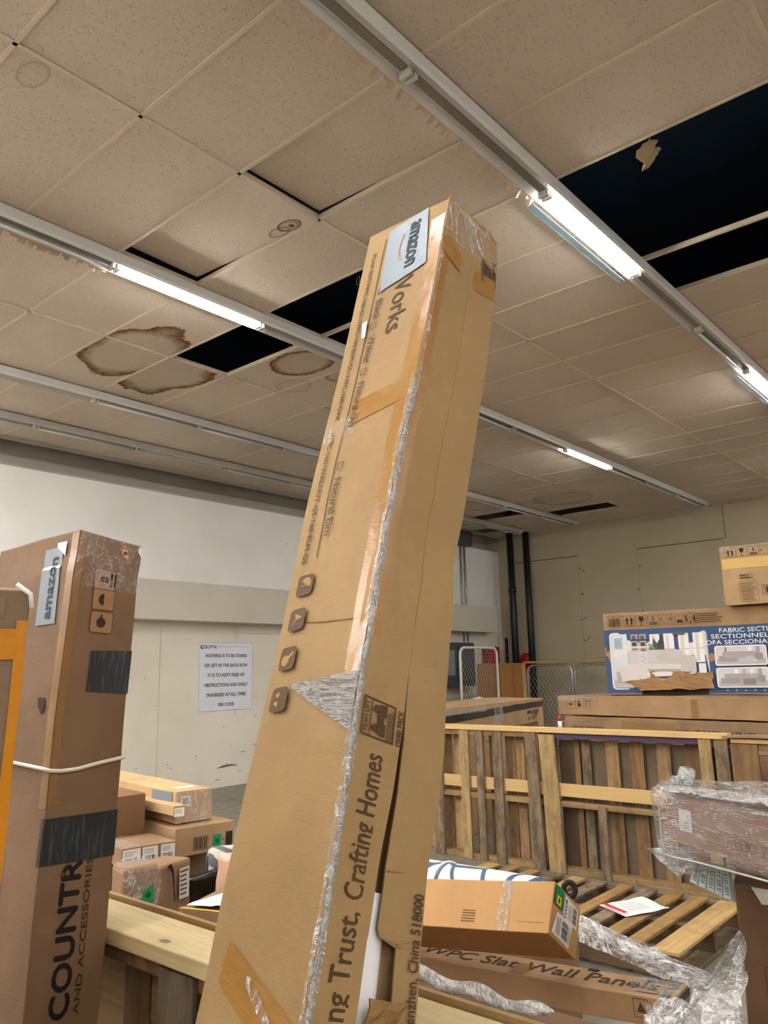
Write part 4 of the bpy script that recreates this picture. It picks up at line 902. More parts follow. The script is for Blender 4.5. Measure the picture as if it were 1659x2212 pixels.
for k, (a_, s_) in enumerate(((.79, 1.063), (.795, 1.139), (.805, 1.22), (.805, 1.301))):
    y = -a_*LW; q = .0235; I.rrect(s_-q, y-q, s_+q, y+q, .009, D_)
    if k == 0: I.disc(s_-.002, y+.002, .015, T_, .015, a0=60, a1=240); I.rect(s_, y-.012, s_+.002, y+.016, T_)
    elif k == 1: I.poly([(s_-.014, y-.008), (s_-.004, y+.014), (s_+.004, y+.004), (s_+.014, y+.012), (s_+.010, y-.012), (s_, y-.004)], T_)
    elif k == 2: I.disc(s_+.004, y-.006, .011, T_); I.poly([(s_-.014, y+.014), (s_-.008, y+.016), (s_+.004, y+.002), (s_-.004, y)], T_)
    else:
        for z_ in (90, 210, 330): t_ = math.radians(z_); I.poly([(s_+.015*math.cos(t_-.5), y+.015*math.sin(t_-.5)), (s_+.015*math.cos(t_+.4), y+.015*math.sin(t_+.4)), (s_+.006*math.cos(t_+.5), y+.006*math.sin(t_+.5)), (s_+.007*math.cos(t_-.6), y+.007*math.sin(t_-.6))], T_)
I.build('printed_text', fnL, troot, base=.0016)
# blue-grey tape label over the printing
tsheet('blue_grey_label', 'L', .18, .70, .03, .24, M_greypaper, .0034, na=4, quad=[(.22, .004), (.70, .026), (.665, .255), (.14, .232)], label='blue-grey printed tape label')
I = Ink(); I.text('amazon', .128, -.33*LW, .062, width=.165, col='3a3f46', bold=.02)
I.k += 1
for q in range(12):
    t_ = q/11; x0 = .075+.085*t_; y0 = -.485*LW-.010*math.sin(math.pi*t_); I.rect(x0, y0, x0+.0085, y0+.003+.003*math.sin(math.pi*t_), 'a98f7c', False)
I.poly([(.160, -.47*LW), (.172, -.46*LW), (.166, -.50*LW)], 'a98f7c')
I.build('printed_text', fnL, troot, 'dark printed word on the label', base=.0046)
tsheet('white_scrap', 'L', .7, .8, .33, .39, M_paper, .006, .004, 'torn white paper scrap', na=3, ns=6, quad=[(.80, .345), (.74, .345), (.72, .402), (.76, .40)])
# printing, narrow face
I = Ink()
I.text('Crafting Homes', -1.508, -.235*RW, .062, width=.222, col=PB, bold=.008); I.text('Building Trust,', -1.752, -.215*RW, .062, width=.232, col=PB, bold=.008)
I.text('Shenzhen, China 518000', -1.690, -.925*RW, .034, width=.205, col=PB, bold=.005)
I.frame(-1.372, -.40*RW, -1.306, -.06*RW, .0025, PB)
I.text('TEAM LIFT', -1.34, -.105*RW, .012, width=.055, col=PB, bold=.02); I.rect(-1.368, -.15*RW, -1.31, -.14*RW, PB)
for q in (-1.355, -1.322): I.disc(q, -.19*RW, .0065, PB); I.poly([(q-.008, -.215*RW), (q+.008, -.215*RW), (q+.011, -.30*RW), (q-.011, -.30*RW)], PB)
I.rect(-1.347, -.275*RW, -1.330, -.215*RW, PB); I.lines(-1.37, -.395*RW, -1.308, -.31*RW, 5, PB, .5)
I.text('OVER PACK', -1.34, -.452*RW, .020, width=.062, col=PB, bold=.02)
I.build('printed_text', fnR, troot)
# white foam visible in the tear
mb = MB(); R_ = []
for i in range(15):
    s = 1.60+.32*i/14; c = edge(1, s).lerp(edge(2, s), .575)-tn('R')*.052; ax_ = (edge(2, s)-edge(1, s)).normalized()
    R_.append([c+ax_*(.044*math.cos(t))+tn('R')*(.040*math.sin(t)) for t in [math.radians(q*15) for q in range(-2, 15)]])
mb.grid(R_); tb(mb, 'foam_core', plain('white_foam', 'e8e8ee', .3), 'white rounded packing foam in the tear', smooth=True, fixn=False)
mb = MB(); R_ = []
for i in range(6):
    s = 1.80-.055*i/5
    R_.append([edge(1, s).lerp(edge(2, s), .50+.22*j/5-.03*i/5+.05*(i/5)*(j/5))+tn('R')*(.004+.03*math.sin(i/5*1.4)*(.4+.6*j/5)+.006*noise.noise(Vector((i*.8, j*.9, 0)))) for j in range(6)])
mb.grid(R_); o = tb(mb, 'torn_flap', cardboard('torn_flap_card', '9c7648', .2), fixn=False); o.modifiers.new('s', 'SOLIDIFY').thickness = .004

# ================================================================== LEFT TALL CARTON
def lft_extra(p):
    q = Vector((0, 0, 0)); z = p.z
    if z > 1.75: k = (z-1.75)/.086; q += Vector((.004, 0, -.010*k*(p.x/.176)))
    return q
cl = Carton('upright_carton', 'tall brown carton with black tape patches and large letters, at the left', 'box', pose((.798, 1.712, -1.48), (.997, .026, -.075), (-.029, .999, -.029)), (.176, .40, 1.836), cardboard('cardboard_brown_left', '80634a', .08), amp=.004, seed=31, extra=lft_extra, cell=.05)
cl.sheet('black_tape_patch', '-y', 0, 0, 1, 1, M_blackt, .003, pts=[(.066, 1.455), (.176, 1.455), (.176, 1.557), (.066, 1.550)])
cl.sheet('black_tape_patch', '-y', 0, 0, 1, 1, M_blackt, .003, pts=[(.0, 1.083), (.176, 1.09), (.176, 1.19), (.0, 1.180)])
cl.sheet('black_tape_patch', '-x', .388, 1.083, .400, 1.180, M_blackt, .003)
I = Ink(); I.text('COUNTRY', .079, .956, .062, rot=90, width=.358, col='221d1c', bold=.035); I.text('AND ACCESSORIES', .118, .935, .020, rot=90, width=.315, col='3a2c22', bold=.01)
icons = ((.055, 1.697), (.056, 1.648), (.056, 1.593))
for k, (x, z) in enumerate(icons): 
    I.rrect(x-.002, z, x+.058, z+.052, .007, '6a4c34'); I.rrect(x, z+.002, x+.056, z+.05, .006, '9c7856')
I.text('8', .083, 1.723, .030, rot=90, col='2c221a', bold=.03); I.rect(.097, 1.707, .103, 1.74, '2c221a'); I.rect(.088+.02, 1.707, .112, 1.74, '2c221a')
I.disc(.084, 1.674, .014, '3a2c22', a0=90, a1=270); I.disc(.082, 1.618, .012, '3a2c22'); I.rect(.080, 1.618, .084, 1.638, '3a2c22')
I.disc(.054, 1.063, .005, '5c4330')
cl.ink(I, '-y')
cl.sheet('blue_grey_label', '-x', 0, 0, 1, 1, M_greypaper, .0025, pts=[(.252, 1.612), (.345, 1.612), (.335, 1.80), (.255, 1.80)], label='blue-grey printed tape label')
I = Ink(); I.text('amazon', .305, 1.70, .05, rot=90, width=.15, col='3c424c', bold=.02); cl.ink(I, '-x', base=.0036)
cl.sheet('white_scrap', '-x', 0, 0, 1, 1, M_paper, .0035, pts=[(.31, 1.80), (.35, 1.775), (.352, 1.812), (.31, 1.812)])
cl.sheet('orange_sticker', '-y', 0, 0, 1, 1, plain('orange_sticker', 'e08a20', .5), .003, pts=[(.120, 1.795), (.137, 1.785), (.133, 1.815), (.117, 1.812)])
I = Ink(); I.disc(.127, 1.802, .006, '5c2e10'); cl.ink(I, '-y', 'printed_mark', base=.004)
cl.sheet('crinkled_tape', '-y', .0, 1.70, .176, 1.832, film('left_top_tape', .02, .5, 20, (1, 1, 1), .15, (.0, .02), .03), .003, wob=.004); cl.sheet('edge_tape', '-y', 0, 1.2, .018, 1.83, M_tape, .0018); cl.sheet('edge_tape', '-x', .37, 1.2, .40, 1.83, M_tape, .0018)
cl.sheet('white_scrap', '-y', 0, 0, 1, 1, M_paper, .006, pts=[(.160, 1.815), (.178, 1.79), (.178, 1.823), (.165, 1.832)])
mb = MB(); P = [(-.004, .35, 1.30), (-.004, .2, 1.296), (-.006, .03, 1.284), (-.003, -.006, 1.280), (.02, -.008, 1.279), (.06, -.008, 1.283), (.12, -.008, 1.296), (.176, -.008, 1.306), (.182, 0, 1.307), (.182, .3, 1.31)]
mb.tube(P, .0045, 8); o = mb.build('white_strap', plain('white_strapping', 'd8d2c6', .4), cl.root, smooth=True)
# dented hand hole in the side
mb = MB(); mb.add([(-.006, .085, 1.44), (-.006, .055, 1.44), (-.006, .05, 1.42), (-.006, .06, 1.40), (-.006, .08, 1.42)], [(0, 1, 2, 3, 4)]); mb.build('torn_hole', plain('torn_hole_brown', '3c2616', .9), cl.root)

# ================================================================== YELLOW TAPED CARTON
P1 = Vector((.677, 1.444, .157)); w_ = Vector((-.009, -.05, .39)).normalized(); u_ = Vector((.9, -.42, .0)); u_ = (u_-w_*u_.dot(w_)).normalized(); v_ = w_.cross(u_); hgt = (P1.z+1.48)/w_.z
Oy = P1-u_*.42-w_*hgt
cy = Carton('yellow_taped_carton', 'brown carton bound with bright yellow tape, cut by the left picture edge', 'box', pose(Oy, u_, v_), (.42, .16, hgt), cardboard('cardboard_grey_brown', '7d6650', .1), amp=.003, seed=41)
M_yel = plain('yellow_packing_tape', 'c07c08', .25)
cy.sheet('yellow_tape', '-y', .402, .3, .42, hgt-.055, M_yel, .002, wob=.003, n=(4, 30)); cy.sheet('yellow_tape', '-y', .0, hgt-.125, .403, hgt-.07, M_yel, .003, wob=.003, n=(20, 4)); cy.sheet('yellow_tape', '+x', .0, .3, .03, hgt-.02, M_yel, .002)
cy.sheet('tape_strip', '-y', 0, hgt-.05, .38, hgt-.012, cardboard('grey_flap', '7d6a58'), .003)
mb = MB(); mb.tube([(.395, -.008, hgt+.012), (.42, -.012, hgt-.005), (.424, -.012, hgt-.03)], .0045, 6); mb.build('white_tie', M_paper, cy.root, smooth=True)
# ================================================================== LEFT PILE BEHIND THE BOARD
Yv = lambda u: (-u[1], u[0], 0)
def pile(nm, label, O, u, D, mat, seed, **k): return Carton(nm, label, 'box', pose(O, u, Yv(u)), D, mat, amp=k.pop('amp', .004), seed=seed, **k)
cA = pile('parcel', 'long pale carton with two barcode labels, topmost of the left pile', (2.6, 3.72, -.779), (.991, -.131, 0), (.212, 1.4, .162), M_card3, 51)
I = Ink(); I.rect(.03, .085, .085, .135, 'e6e4e2'); I.bars(.036, .092, .079, .128, 10); cA.ink(I, '-y', 'barcode_label')
I = Ink(); I.rect(.06, .10, .17, .18, 'e9e8e6'); I.lines(.07, .11, .15, .16, 3, '7c7870', .2); cA.ink(I, '+z', 'address_label'); cA.sheet('clear_tape', '-y', .0, .0, .212, .16, M_shine, .003, wob=.003)
cA.sheet('address_label', '-x', 1.12, .07, 1.36, .155, M_greypaper, .004)
cB = pile('parcel', 'slim pale carton leaning along the front of the topmost one, white end label', (2.522, 3.63, -.722), (.991, -.131, 0), (.067, 1.3, .05), M_card3, 52)
I = Ink(); I.rect(.004, -.003, .06, .040, 'ebe9e6'); I.lines(.008, .012, .056, .034, 4, '6c6860', .3); cB.ink(I, '-y', 'address_label'); cB.sheet('tape_strip', '-x', .7, 0, .74, .05, M_tape, .0015)
cC = pile('parcel', 'wide brown carton with green sticker under the topmost carton', (2.534, 3.625, -.925), (.987, -.161, 0), (.343, 1.2, .140), M_card, 53)
I = Ink(); I.frame(.10, .02, .185, .085, .002); I.bars(.105, .025, .18, .08, 12); I.rect(.215, .02, .262, .082, '10885a'); I.disc(.238, .05, .012, '0a5c3c'); I.rect(.29, .02, .33, .09, '2c2a28'); I.text('K', .275, .055, .02); cC.ink(I, '-y', 'printed_marks', 'barcode and green sticker')
cD = pile('parcel', 'flat brown carton with white shipping labels at the left of the pile', (2.205, 3.582, -.905), (.991, -.135, 0), (.284, .3, .085), M_card2, 54)
I = Ink()
for x0, x1 in ((.004, .095), (.105, .185), (.20, .275)):
    I.rect(x0, .005, x1, .078, 'dcd8d4'); I.lines(x0+.008, .045, x1-.01, .07, 3, '6c6860', .3, seed=int(x0*100)); I.bars(x0+.012, .012, x1-.012, .038, 9, seed=int(x0*99))
cD.ink(I, '-y', 'shipping_labels', 'white shipping labels'); cD.sheet('clear_tape', '+z', 0, 0, .1, .3, M_shine, .003)
cE = pile('parcel', 'shiny taped brown carton with a green square sticker behind the pine board', (1.88, 3.047, -1.48), (.972, -.236, 0), (.160, .16, .705), M_card2, 55, amp=.010, cell=.03, bevel=.02)
cE.sheet('clear_tape', '-y', 0, .55, .16, .70, M_shine, .006, wob=.005); cE.sheet('clear_tape', '+z', 0, 0, .16, .15, M_shine, .006, wob=.005)
cE.sheet('green_sticker', '-y', 0, 0, 1, 1, M_green, .009, pts=[(.085, .56), (.130, .555), (.128, .632), (.085, .60)]); I = Ink(); I.disc(.108, .59, .012, '0a5c3c'); cE.ink(I, '-y', 'printed_mark', base=.0105)
cF = pile('parcel', 'torn brown carton with a black slit, right of the shiny taped carton', (2.10, 3.12, -1.48), (.965, .263, 0), (.235, .17, .665), M_card2, 56, amp=.012, cell=.03, bevel=.015)
mb = MB(); mb.add([(.04, -.014, .66), (.075, -.016, .62), (.083, -.016, .55), (.092, -.016, .50), (.098, -.016, .51), (.090, -.016, .56), (.085, -.015, .63), (.07, -.012, .665)], [tuple(range(8))]); mb.build('torn_slit', plain('slit_black', '120c08', .9), cF.root)
I = Ink(); I.rect(.135, .50, .205, .635, 'c8c2ba'); I.lines(.14, .51, .2, .63, 6, '5c564e', .45); cF.ink(I, '-y', 'shipping_label', base=.012)
cG = Carton('parcel', 'flat open carton with a crumpled blue-white paper, right end of the left pile', 'box', pose((1.90, 2.68, -1.48), (.34, -.94, 0), (.94, .34, 0)), (.30, .30, .615), M_card2, amp=.004, seed=57)
mb = MB(); mb.grid([[cG.fn('+z')(.02+.16*j/6+.01*i, .02+.2*i/6, .010+.016*abs(noise.noise(Vector((i*.7, j*.9, 5))))) for j in range(7)] for i in range(7)]); o = mb.build('crumpled_paper', plain('bluish_paper', 'c4d0e4', .6), cG.root)
cG.sheet('yellow_tape', '+z', 0, 0, .3, .018, plain('yellow_edge_tape', 'd8b040', .4), .002)
# dark carton under the pile, left
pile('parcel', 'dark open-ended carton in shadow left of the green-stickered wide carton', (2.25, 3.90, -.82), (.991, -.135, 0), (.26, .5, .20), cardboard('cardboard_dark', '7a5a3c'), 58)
pile('support_parcel', 'brown carton filling the bottom of the left pile', (2.26, 3.86, -1.48), (.991, -.135, 0), (.60, .8, .545), M_card2, 59)
# rolled grey rug
def rug_mat():
    t = NT('grey_rug'); v = t.coords(scale=(1, 1, 1)); w_ = t.n('ShaderNodeTexWave', bands_direction='DIAGONAL'); w_.inputs['Scale'].default_value = 5; w_.inputs['Distortion'].default_value = 4; t.l(v, w_.inputs[0])
    t.l(t.ramp(w_.outputs['Fac'], [(.42, lin('5c6066')), (.55, lin('b9b4ac'))]), t.p.inputs['Base Color']); t.p.inputs['Roughness'].default_value = .95; t.bump(t.noise(v, 200, 2), .5, .003); return t.m
r = thing('rolled_rug', 'rolled grey and white rug in plastic, beside the left pile', 'rug', pose((2.62, 3.46, -.955), (.83, -.56, 0), (.56, .83, 0)))
mb = MB(); mb.tube([(0, 0, 0), (.02, 0, 0), (.5, 0, 0)], [.075, .092, .092], 24); mb.build('rug_roll', rug_mat(), r, smooth=True)
mb = MB(); mb.tube([(-.008, .055*math.cos(t)*(1-t/40), .055*math.sin(t)*(1-t/40)) for t in [q*.4 for q in range(50)]], .004, 6); mb.build('roll_end_spiral', plain('rug_dark_edge', '4a4c50', .9), r, smooth=True)
# pinkish bag
mb = MB(); mb.grid([[Vector((2.50+.05*j/6+.02*i/6, 3.22-.10*j/6, .30+.34*i/8))+Vector((-.03, -.03, 0))*math.sin(math.pi*j/6)*math.sin(math.pi*(i+1)/10)+crump((i*.2, j*.3, 0), .012, 4, 3) for j in range(7)] for i in range(9)])
o = mb.build('pink_bag', plain('pink_plastic', 'c89c86', .35), None, smooth=True); o.modifiers.new('s', 'SOLIDIFY').thickness = .03; tag(o, 'dull pink plastic bag with a red mark at the left side of the leaning carton', 'bag')
mb = MB(); mb.tube([(2.505, 3.185, .52), (2.50, 3.175, .52)], .022, 12); q_ = mb.build('red_mark', plain('red_mark', 'a83a40', .5), None); q_.parent = o; q_['label'] = 'red mark'
mb = MB(); mb.box((2.40, 3.16, 0), (2.78, 3.4, .27)); tag(mb.build('crate_block', M_card2, None, bevel=.01), 'low brown carton under the pink bag', 'box')
mb = MB(); mb.grid([[Vector((2.42+.25*j/8, 3.44-.1*i/6-.05*j/8, .34+.20*i/6))+crump((i*.3, j*.3, 2), .03, 6, 2) for j in range(9)] for i in range(7)]); o = mb.build('black_bag', plain('black_plastic', '16150f', .3), None, smooth=True); o.modifiers.new('s', 'SOLIDIFY').thickness = .03; tag(o, 'black plastic bag in the dark gap below the rolled rug', 'bag')

# ================================================================== RIGHT-HAND PILE
cW = Carton('slat_panel_carton', 'long thin carton printed WPC Slat Wall Panels with black-taped corners', 'box', pose((2.73, 1.08, -1.096), (-.055, .997, -.053), (-.998, -.056, -.025)), (1.5, .153, .083), M_card, amp=.003, seed=61)
# lengthwise text runs from far-left to right: read from the near side
fW = lambda x, y, h: cW.warp(Vector((x, y, .083)))+Vector((0, 0, h))
I = Ink(); I.text('WPC Slat Wall Panels', -.53, -.068, .098, width=.92, col='4a3826', bold=.01); I.rrect(-.125, -.125, -.055, -.103, .008, '7c6448'); I.rrect(-.12, -.12, -.06, -.108, .006, 'b08a5c')
I.rrect(-.45+.36, -.03, -.02, -.012, .004, '7c6448')
I.build('printed_text', lambda x, y, h: fW(-x, -y, h), cW.root)
for x0, x1, y0, y1 in ((.02, .05, .0, .06), (.02, .045, .085, .153), (.10, .13, .0, .03), (.30, .34, .0, .018)): cW.sheet('black_tape_strip', '+z', x0, y0, x1, y1, M_black, .003)
cW.sheet('black_tape_strip', '-x', 0, .02, .153, .04, M_black, .003); cW.sheet('black_tape_strip', '-x', 0, .055, .153, .075, M_black, .003); cW.sheet('black_tape_strip', '+y', 2.25, 0, 2.28, .083, M_black, .003)
cW.sheet('clear_tape', '+z', 0, .02, .16, .13, M_shine, .004, wob=.003); cW.sheet('brown_tape', '+z', .52, .05, .58, .15, M_tape, .002)
I = Ink(); I.frame(.08, .02, .13, .075, .002, '5a4632'); I.poly([(.09, .035), (.12, .035), (.105, .065)], '5a4632')
I.build('printed_mark', lambda x, y, h: Vector((x, .153+h, y))+crump((x, .153, y), .003, 61), cW.root)
cU = Carton('long_carton', 'plain long brown carton on the floor under the slat panel carton', 'box', pose((2.80, .98, -1.48), (-.03, 1, 0), (-1, -.03, 0)), (1.4, .46, .25), M_card2, amp=.005, seed=62)
cU2 = Carton('long_carton', 'brown carton with a worn top edge, between the pine board and the slat panel carton', 'box', pose((2.22, .86, -1.48), (-.10, 1, 0), (-1, -.10, 0)), (1.55, .42, .42), M_card2, amp=.005, seed=63)
c9 = Carton('shipping_carton', 'tan carton with white shipping labels and green sticker, tilted on the slat panel carton', 'box', pose((2.657, 1.413, -.824), (-.061, .992, -.114), (-.594, -.128, -.794)), (1.0, .168, .198), cardboard('cardboard_clean', 'b98f5e', .05), amp=.002, seed=64)
c9.sheet('clear_tape', '+z', .155, 0, .195, .168, M_shine, .003, wob=.004, n=(8, 16)); c9.sheet('clear_tape', '+y', .155, 0, .185, .198, M_tape, .002)
I = Ink(); I.k += 1
for q in range(5): I.rect(.285, .105+q*.009, .34, .108+q*.009, '6a4c30', False)
I.rect(.02, .135, .12, .136, '8a6840'); c9.ink(I, '+z', 'printed_mark')
# end face labels: local -x face, x' = .168 - y
I = Ink()
I.poly([(.062, .035), (.110, .04), (.135, .165), (.075, .150), (.085, .185), (.135, .196), (.14, .14)], 'e4e2e0', True) if False else None
I.poly([(.085, .02), (.150, .02), (.158, .12), (.085, .12)], 'e4e2e0'); I.poly([(.01, .06), (.085, .05), (.085, .16), (.012, .185)], 'dedcda')
I.text('TYVOR', .118, .105, .020, col='1c1c1c', bold=.03); I.lines(.092, .06, .15, .09, 4, '6c6a66', .25); I.bars(.092, .028, .148, .055, 14)
I.bars(.02, .08, .075, .12, 12); I.lines(.02, .13, .08, .16, 3, '6c6a66', .3); I.lines(.02, .062, .08, .076, 2, '6c6a66', .3)
I.poly([(.10, .13), (.162, .13), (.164, .190), (.10, .192)], '128048'); I.poly([(.105, .145), (.135, .145), (.135, .175), (.105, .175)], 'e0c020'); I.rect(.112, .155, .128, .165, '2c2a10')
c9.ink(I, '-x', 'shipping_labels', 'white labels and green-yellow sticker')
# black webbing coil
mb = MB(); c0 = Vector((2.70, 1.475, -.782+H))
mb.tube([c0+Vector((.010*math.cos(t), -.018*math.cos(t), .024*math.sin(t))) for t in [q*.35 for q in range(18)]], .010, 8, closed=True); tag(mb.build('webbing_coil', plain('black_webbing', '15171c', .7), None, smooth=True), 'small black webbing coil behind the end of the green-stickered carton', 'strap')
# white roll with blue lines
def roll_mat():
    t = NT('blue_line_fabric'); v = t.coords(scale=(1, 1, 1)); vo = t.n('ShaderNodeTexVoronoi', feature='DISTANCE_TO_EDGE'); vo.inputs['Scale'].default_value = 5.2; t.l(v, vo.inputs['Vector'])
    t.l(t.ramp(vo.outputs[0], [(.045, lin('3c5474')), (.075, lin('dcdcdc'))]), t.p.inputs['Base Color']); t.p.inputs['Roughness'].default_value = .6; t.bump(t.noise(v, 120, 2), .5, .003); return t.m
r = thing('rolled_mattress', 'white roll patterned with curved blue lines, behind the green-stickered carton', 'rug', pose((2.93, 1.72, -.895), (.28, .95, -.10), (-.95, .28, 0)))
mb = MB(); mb.tube([(0, 0, 0), (.02, 0, 0), (.6, 0, .0), (1.5, 0, .01)], [.05, .072, .080, .080], 28); mb.build('roll_body', roll_mat(), r, smooth=True)
mb = MB(); mb.tube([(.62+.004*math.sin(q), .083*math.cos(q*.35), .083*math.sin(q*.35)) for q in range(18)], .006, 6, closed=True); mb.build('white_tie', M_paper, r, smooth=True)
bxs = MB(); bxs.box((2.98, 1.8, 0), (3.35, 3.0, .36)); tag(bxs.build('support_carton', M_card2, None, bevel=.01), 'brown carton under the blue-lined roll', 'box')

# ---- tall carton at right and the film-wrapped carton lying on it
cR = Carton('tall_carton', 'tall brown carton with torn white labels, cut by the right picture edge', 'box', pose((2.2, .735, -1.48), (.286, -.958, 0), (.958, .286, 0)), (.45, .36, .925), cardboard('cardboard_red_brown', '80604a', .08), amp=.005, seed=71)
cR.sheet('torn_label', '-y', 0, 0, 1, 1, M_paper, .004, pts=[(.040, .925), (.06, .885), (.09, .885), (.08, .92)]); cR.sheet('torn_label', '-y', 0, 0, 1, 1, M_paper, .004, pts=[(.07, .90), (.10, .885), (.13, .945), (.10, .92)]); cR.sheet('torn_label', '-y', 0, 0, 1, 1, M_paper, .004, pts=[(.095, .835), (.14, .82), (.14, .87), (.11, .865)])
I = Ink(); I.frame(.05, .70-.03, .22, .75-.01, .002, '5c4028'); I.disc(.10, .625, .042, '4a3220'); I.disc(.10, .625, .034, '8f6744'); I.disc(.10, .625, .018, '4a3220', .026); I.rect(.05, .575, .2, .578, '5c4028'); cR.ink(I, '-y')
cwM = pose((2.274, .924, -.472), (-.773, -.626, .102), (.626, -.779, -.041))
D9 = (1.2, .30, .115)
Mw = pose((2.262, .922, -.478), (-.773, -.626, .10), (.626, -.779, -.041))
def axis_pose(): 
    return Mw
cWr = Carton('wrapped_carton', 'brown carton wrapped in thick clear stretch film, jutting in from the right', 'box', Mw, D9, cardboard('cardboard_wrapped', '94705c', .06), amp=.003, seed=72)
I = Ink(); I.rect(.12, .035, .215, .088, 'dcdfe0'); I.lines(.15, .04, .2, .06, 3, '8c8f90', .4); I.text('LUO 754', .60, .035, .032, width=.22, col='5c3a2c')
cWr.ink(I, '-y', 'paper_label', 'white paper label')
# film envelope
random.seed(3); rings = []
prof = [(-.125, .5, .8), (-.11, .85, 1.0), (-.07, 1.0, 1.1), (0, 1.1, 1.15), (.05, 1.12, 1.2), (.10, 1.08, 1.16), (.14, 1.0, 1.05), (.2, 1.02, 1.05), (.3, 1.02, 1.04), (.45, 1.02, 1.03), (.6, 1.02, 1.03), (.8, 1.02, 1.03), (1.0, 1.02, 1.03), (1.22, 1.02, 1.03)]
for x, ky, kz in prof:
    ring = []
    for k in range(30):
        t = 2*math.pi*k/30; c_, s_ = math.cos(t), math.sin(t); e = .38
        y = .15+.165*ky*math.copysign(abs(c_)**e, c_); z = .055+.072*kz*math.copysign(abs(s_)**e, s_)
        if s_ < 0 and x < .30: z -= .070*(1-max(0, x)/.30)*abs(s_)
        if s_ > 0 and x < .12: z += .022*(1-max(0, x)/.12)
        n_ = noise.noise(Vector((x*7, t*2.2, 1)))*.010*(2.2 if x < .15 else 1.)
        ring.append(Vector((x+.02*noise.noise(Vector((t*2, x*5, 9))), y, z))+Vector((0, c_, s_))*n_)
    rings.append(ring+[ring[0]])
mb = MB(); mb.grid(rings); 
M_wrap = film('stretch_film_bundle', .10, .85, 4, (.7, 4, 9), .12, (.0, .022), .12)  # long streaks along the wrap are painted highlights
o = mb.build('stretch_film', M_wrap, cWr.root, smooth=True, fixn=False); o['label'] = 'crinkled clear stretch film'; sb = o.modifiers.new('s', 'SUBSURF'); sb.levels = 1; sb.render_levels = 2
M_wrapw = film('stretch_film_bunched', .35, .98, 10, (1, 2, 2), .15, (.0, .07), .15)
# bunched film along the top and the end knot
mb = MB(); mb.grid([[Vector((-.02+1.2*i/40, -.012+.10*j/5+.01*noise.noise(Vector((i*.4, j, 0))), .128+.014*abs(noise.noise(Vector((i*.5, j*.8, 3))))+.012*math.sin(j/5*math.pi))) for j in range(6)] for i in range(41)])
o = mb.build('bunched_film', M_wrapw, cWr.root, smooth=True, fixn=False); o['label'] = 'milky bunched film along the top'
mb = MB(); mb.tube([(-.02, .07, .13), (.0, .065, .165), (.025, .06, .178), (.05, .05, .17), (.08, .04, .14)], [.02, .022, .020, .018, .012], 12); mb.tube([(-.05, .06, .10), (-.02, .05, .145), (.02, .03, .15)], [.02, .026, .02], 12)
mb.v = [tuple(Vector(p)+crump(p, .010, 5, 40.)) for p in mb.v]; o = mb.build('film_knot', M_wrapw, cWr.root, smooth=True)
for P in ([(.07, -.022, .14), (.045, -.03, .10), (.04, -.028, .05), (.045, -.03, .0), (.05, -.02, -.04)], [(.02, -.02, -.035), (.15, -.03, -.03), (.3, -.028, -.022), (.5, -.03, -.014), (.9, -.03, .0)]):
    mb = MB(); mb.tube(P, .0022, 8); o = mb.build('film_cord', plain('white_film_cord', 'cfcfcc', .25), cWr.root, smooth=True)
def sheet3(name, corners, n, m, mat, amp=.01, seed=0, parent=None, f=6., sag=0):
    c = [Vector(p)+Vector((0, 0, H)) for p in corners]; R_ = []
    nn = (c[1]-c[0]).cross(c[3]-c[0]).normalized()
    for i in range(n+1):
        row = []
        for j in range(m+1):
            a, b = j/m, i/n; p = (c[0]*(1-a)+c[1]*a)*(1-b)+(c[3]*(1-a)+c[2]*a)*b
            row.append(p+nn*amp*noise.noise(Vector((a*f, b*f*.6, seed)))+Vector((0, 0, -sag*math.sin(math.pi*a))))
        R_.append(row)
    if parent: R_ = [[parent.matrix_world.inverted() @ p for p in row] for row in R_]
    mb = MB(); mb.grid(R_); return mb.build(name, mat, parent, smooth=True, fixn=False)
cWr.root.matrix_world = Mw
o = sheet3('hanging_film', [(2.23, .975, -.50), (2.215, .83, -.49), (2.212, .834, -.517), (2.216, .88, -.564)], 10, 16, M_wrapw, .02, 4, cWr.root); o['label'] = 'loose film skirt under the end'
# sheet of barcode stickers hanging between them
r = thing('barcode_sheet', 'translucent sheet of printed barcodes hanging below the wrapped carton', 'label sheet')
c = [Vector(p)+Vector((0, 0, H)) for p in ((2.243, .838, -.522), (2.185, .755, -.525), (2.195, .742, -.612), (2.228, .856, -.572))]
c = [Vector((2.215, .853, -.568+H)), Vector((2.205, .738, -.601+H)), Vector((2.223, .746, -.52+H)), Vector((2.232, .836, -.512+H))]
r.location = c[0]; q = lambda a, b, h: ((c[0]*(1-a)+c[1]*a)*(1-b)+(c[3]*(1-a)+c[2]*a)*b)-c[0]+((c[1]-c[0]).cross(c[3]-c[0])).normalized()*h
mb = MB(); mb.grid([[q(j/6, i/4, .003*math.sin(j)) for j in range(7)] for i in range(5)]); mb.build('sheet', plain('sticker_sheet', 'c2cccc', .4), r)
I = Ink()
for k in range(5): I.rect(.03+k*.19, .05, .19+k*.19, .94, 'a9c0c2'); I.rect(.045+k*.19, .08, .175+k*.19, .9, 'd3d8d6'); I.bars(.055+k*.19, .12, .165+k*.19, .84, 15, rot=True, seed=k, col='3c3c3a')
I.build('printed_barcodes', lambda x, y, h: q(x, y, .0045+h), r)

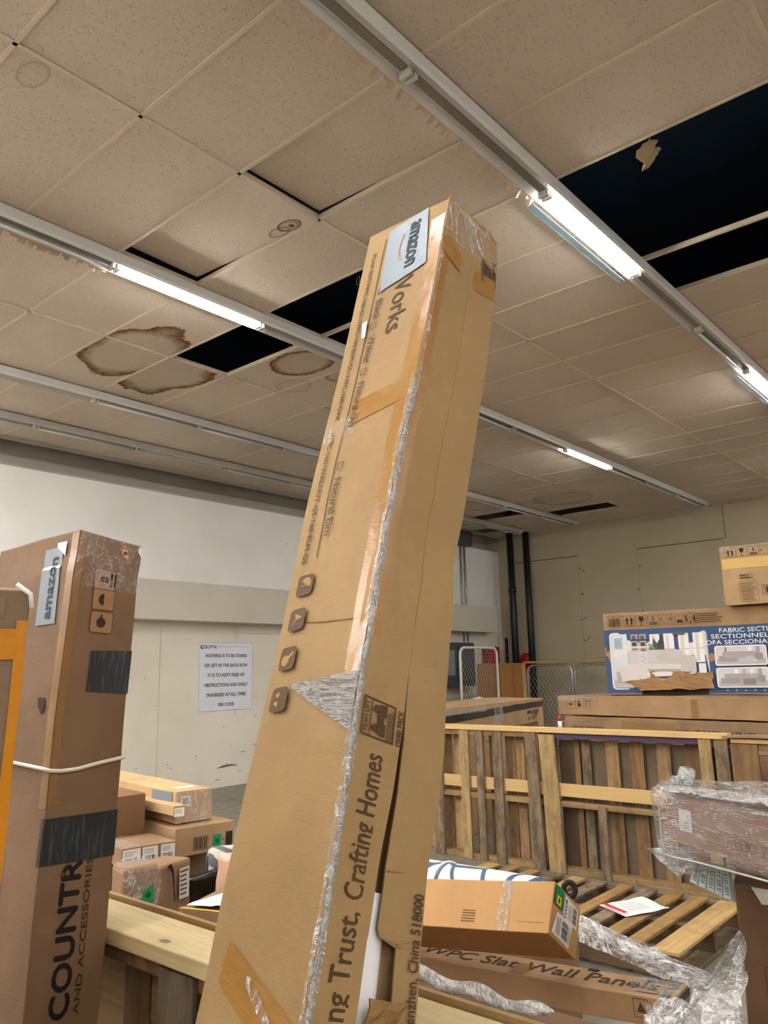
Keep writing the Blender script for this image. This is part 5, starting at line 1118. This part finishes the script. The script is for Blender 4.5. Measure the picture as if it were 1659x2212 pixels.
# ---- stretch film trailing between the piles
r = thing('stretch_film_trail', 'clear stretch film pulled in strands across the gap beside the slat panel carton', 'plastic film')
for k, cs_ in enumerate(([(2.844, 1.522, -.905), (2.856, 1.022, -1.02), (2.812, 1.10, -1.059), (2.77, 1.508, -.971)], [(2.83, 1.52, -.90), (2.83, 1.04, -1.02), (2.80, 1.1, -1.05), (2.80, 1.50, -.93)])):
    o = sheet3('film_strand', cs_, 8, 24, M_filmS, .03, k+2, r, 5.)
for P in ([(2.844, 1.522, -.905), (2.85, 1.27, -.975), (2.856, 1.022, -1.02)], [(2.80, 1.51, -.94), (2.82, 1.27, -1.0), (2.83, 1.05, -1.04)]):
    mb = MB(); mb.tube([Vector(p)+Vector((0, 0, H)) for p in P], .0025, 6); mb.build('film_cord', M_wrapw, r, smooth=True)
r = thing('stretch_film_curtain', 'triangle of clear film hanging from the tall right carton to the floor pile', 'plastic film')
sheet3('film_sheet', [(2.105, .700, -.637), (2.10, .690, -.645), (2.008, .682, -.86), (2.214, .953, -.985)], 14, 14, M_filmS, .035, 8, r, 7.)
mb = MB(); mb.tube([Vector(p)+Vector((0, 0, H)) for p in ((2.105, .700, -.637), (2.13, .77, -.74), (2.17, .86, -.86), (2.214, .953, -.985))], .004, 6); mb.build('film_cord', M_wrapw, r, smooth=True)
# crumpled film heap along the board and low in the gap
r = thing('crumpled_film', 'milky crumpled stretch film lying along the back of the pale pine board', 'plastic film')
mb = MB(); P = [Vector((1.248+.006*math.sin(i*.8), 1.06-.03*i, .921+.006*math.sin(i*1.3))) for i in range(12)]
mb.tube(P, [.013+.004*math.sin(i*2.1)-(.009 if i == 11 else .003 if i > 8 else 0) for i in range(12)], 18); mb.v = [tuple(Vector(p)+crump(p, .010, 9, 30.)) for p in mb.v]
o = mb.build('film_roll', film('film_heap', .5, .98, 9, (1, 1, 1), .12, (.0, .06), .2), r, smooth=True); sb = o.modifiers.new('s', 'SUBSURF'); sb.levels = 1; sb.render_levels = 2
r = thing('crumpled_film', 'clear crumpled film heap at the bottom edge right of the slat panel carton', 'plastic film')
sheet3('film_sheet', [(2.56, 1.16, -1.03), (2.60, .88, -.95), (2.27, .78, -1.03), (2.16, 1.01, -1.04)], 18, 18, film('film_heap2', .2, .95, 8, (1, 1, 1), .12, (.0, .05), .15), .05, 3, r, 8.)
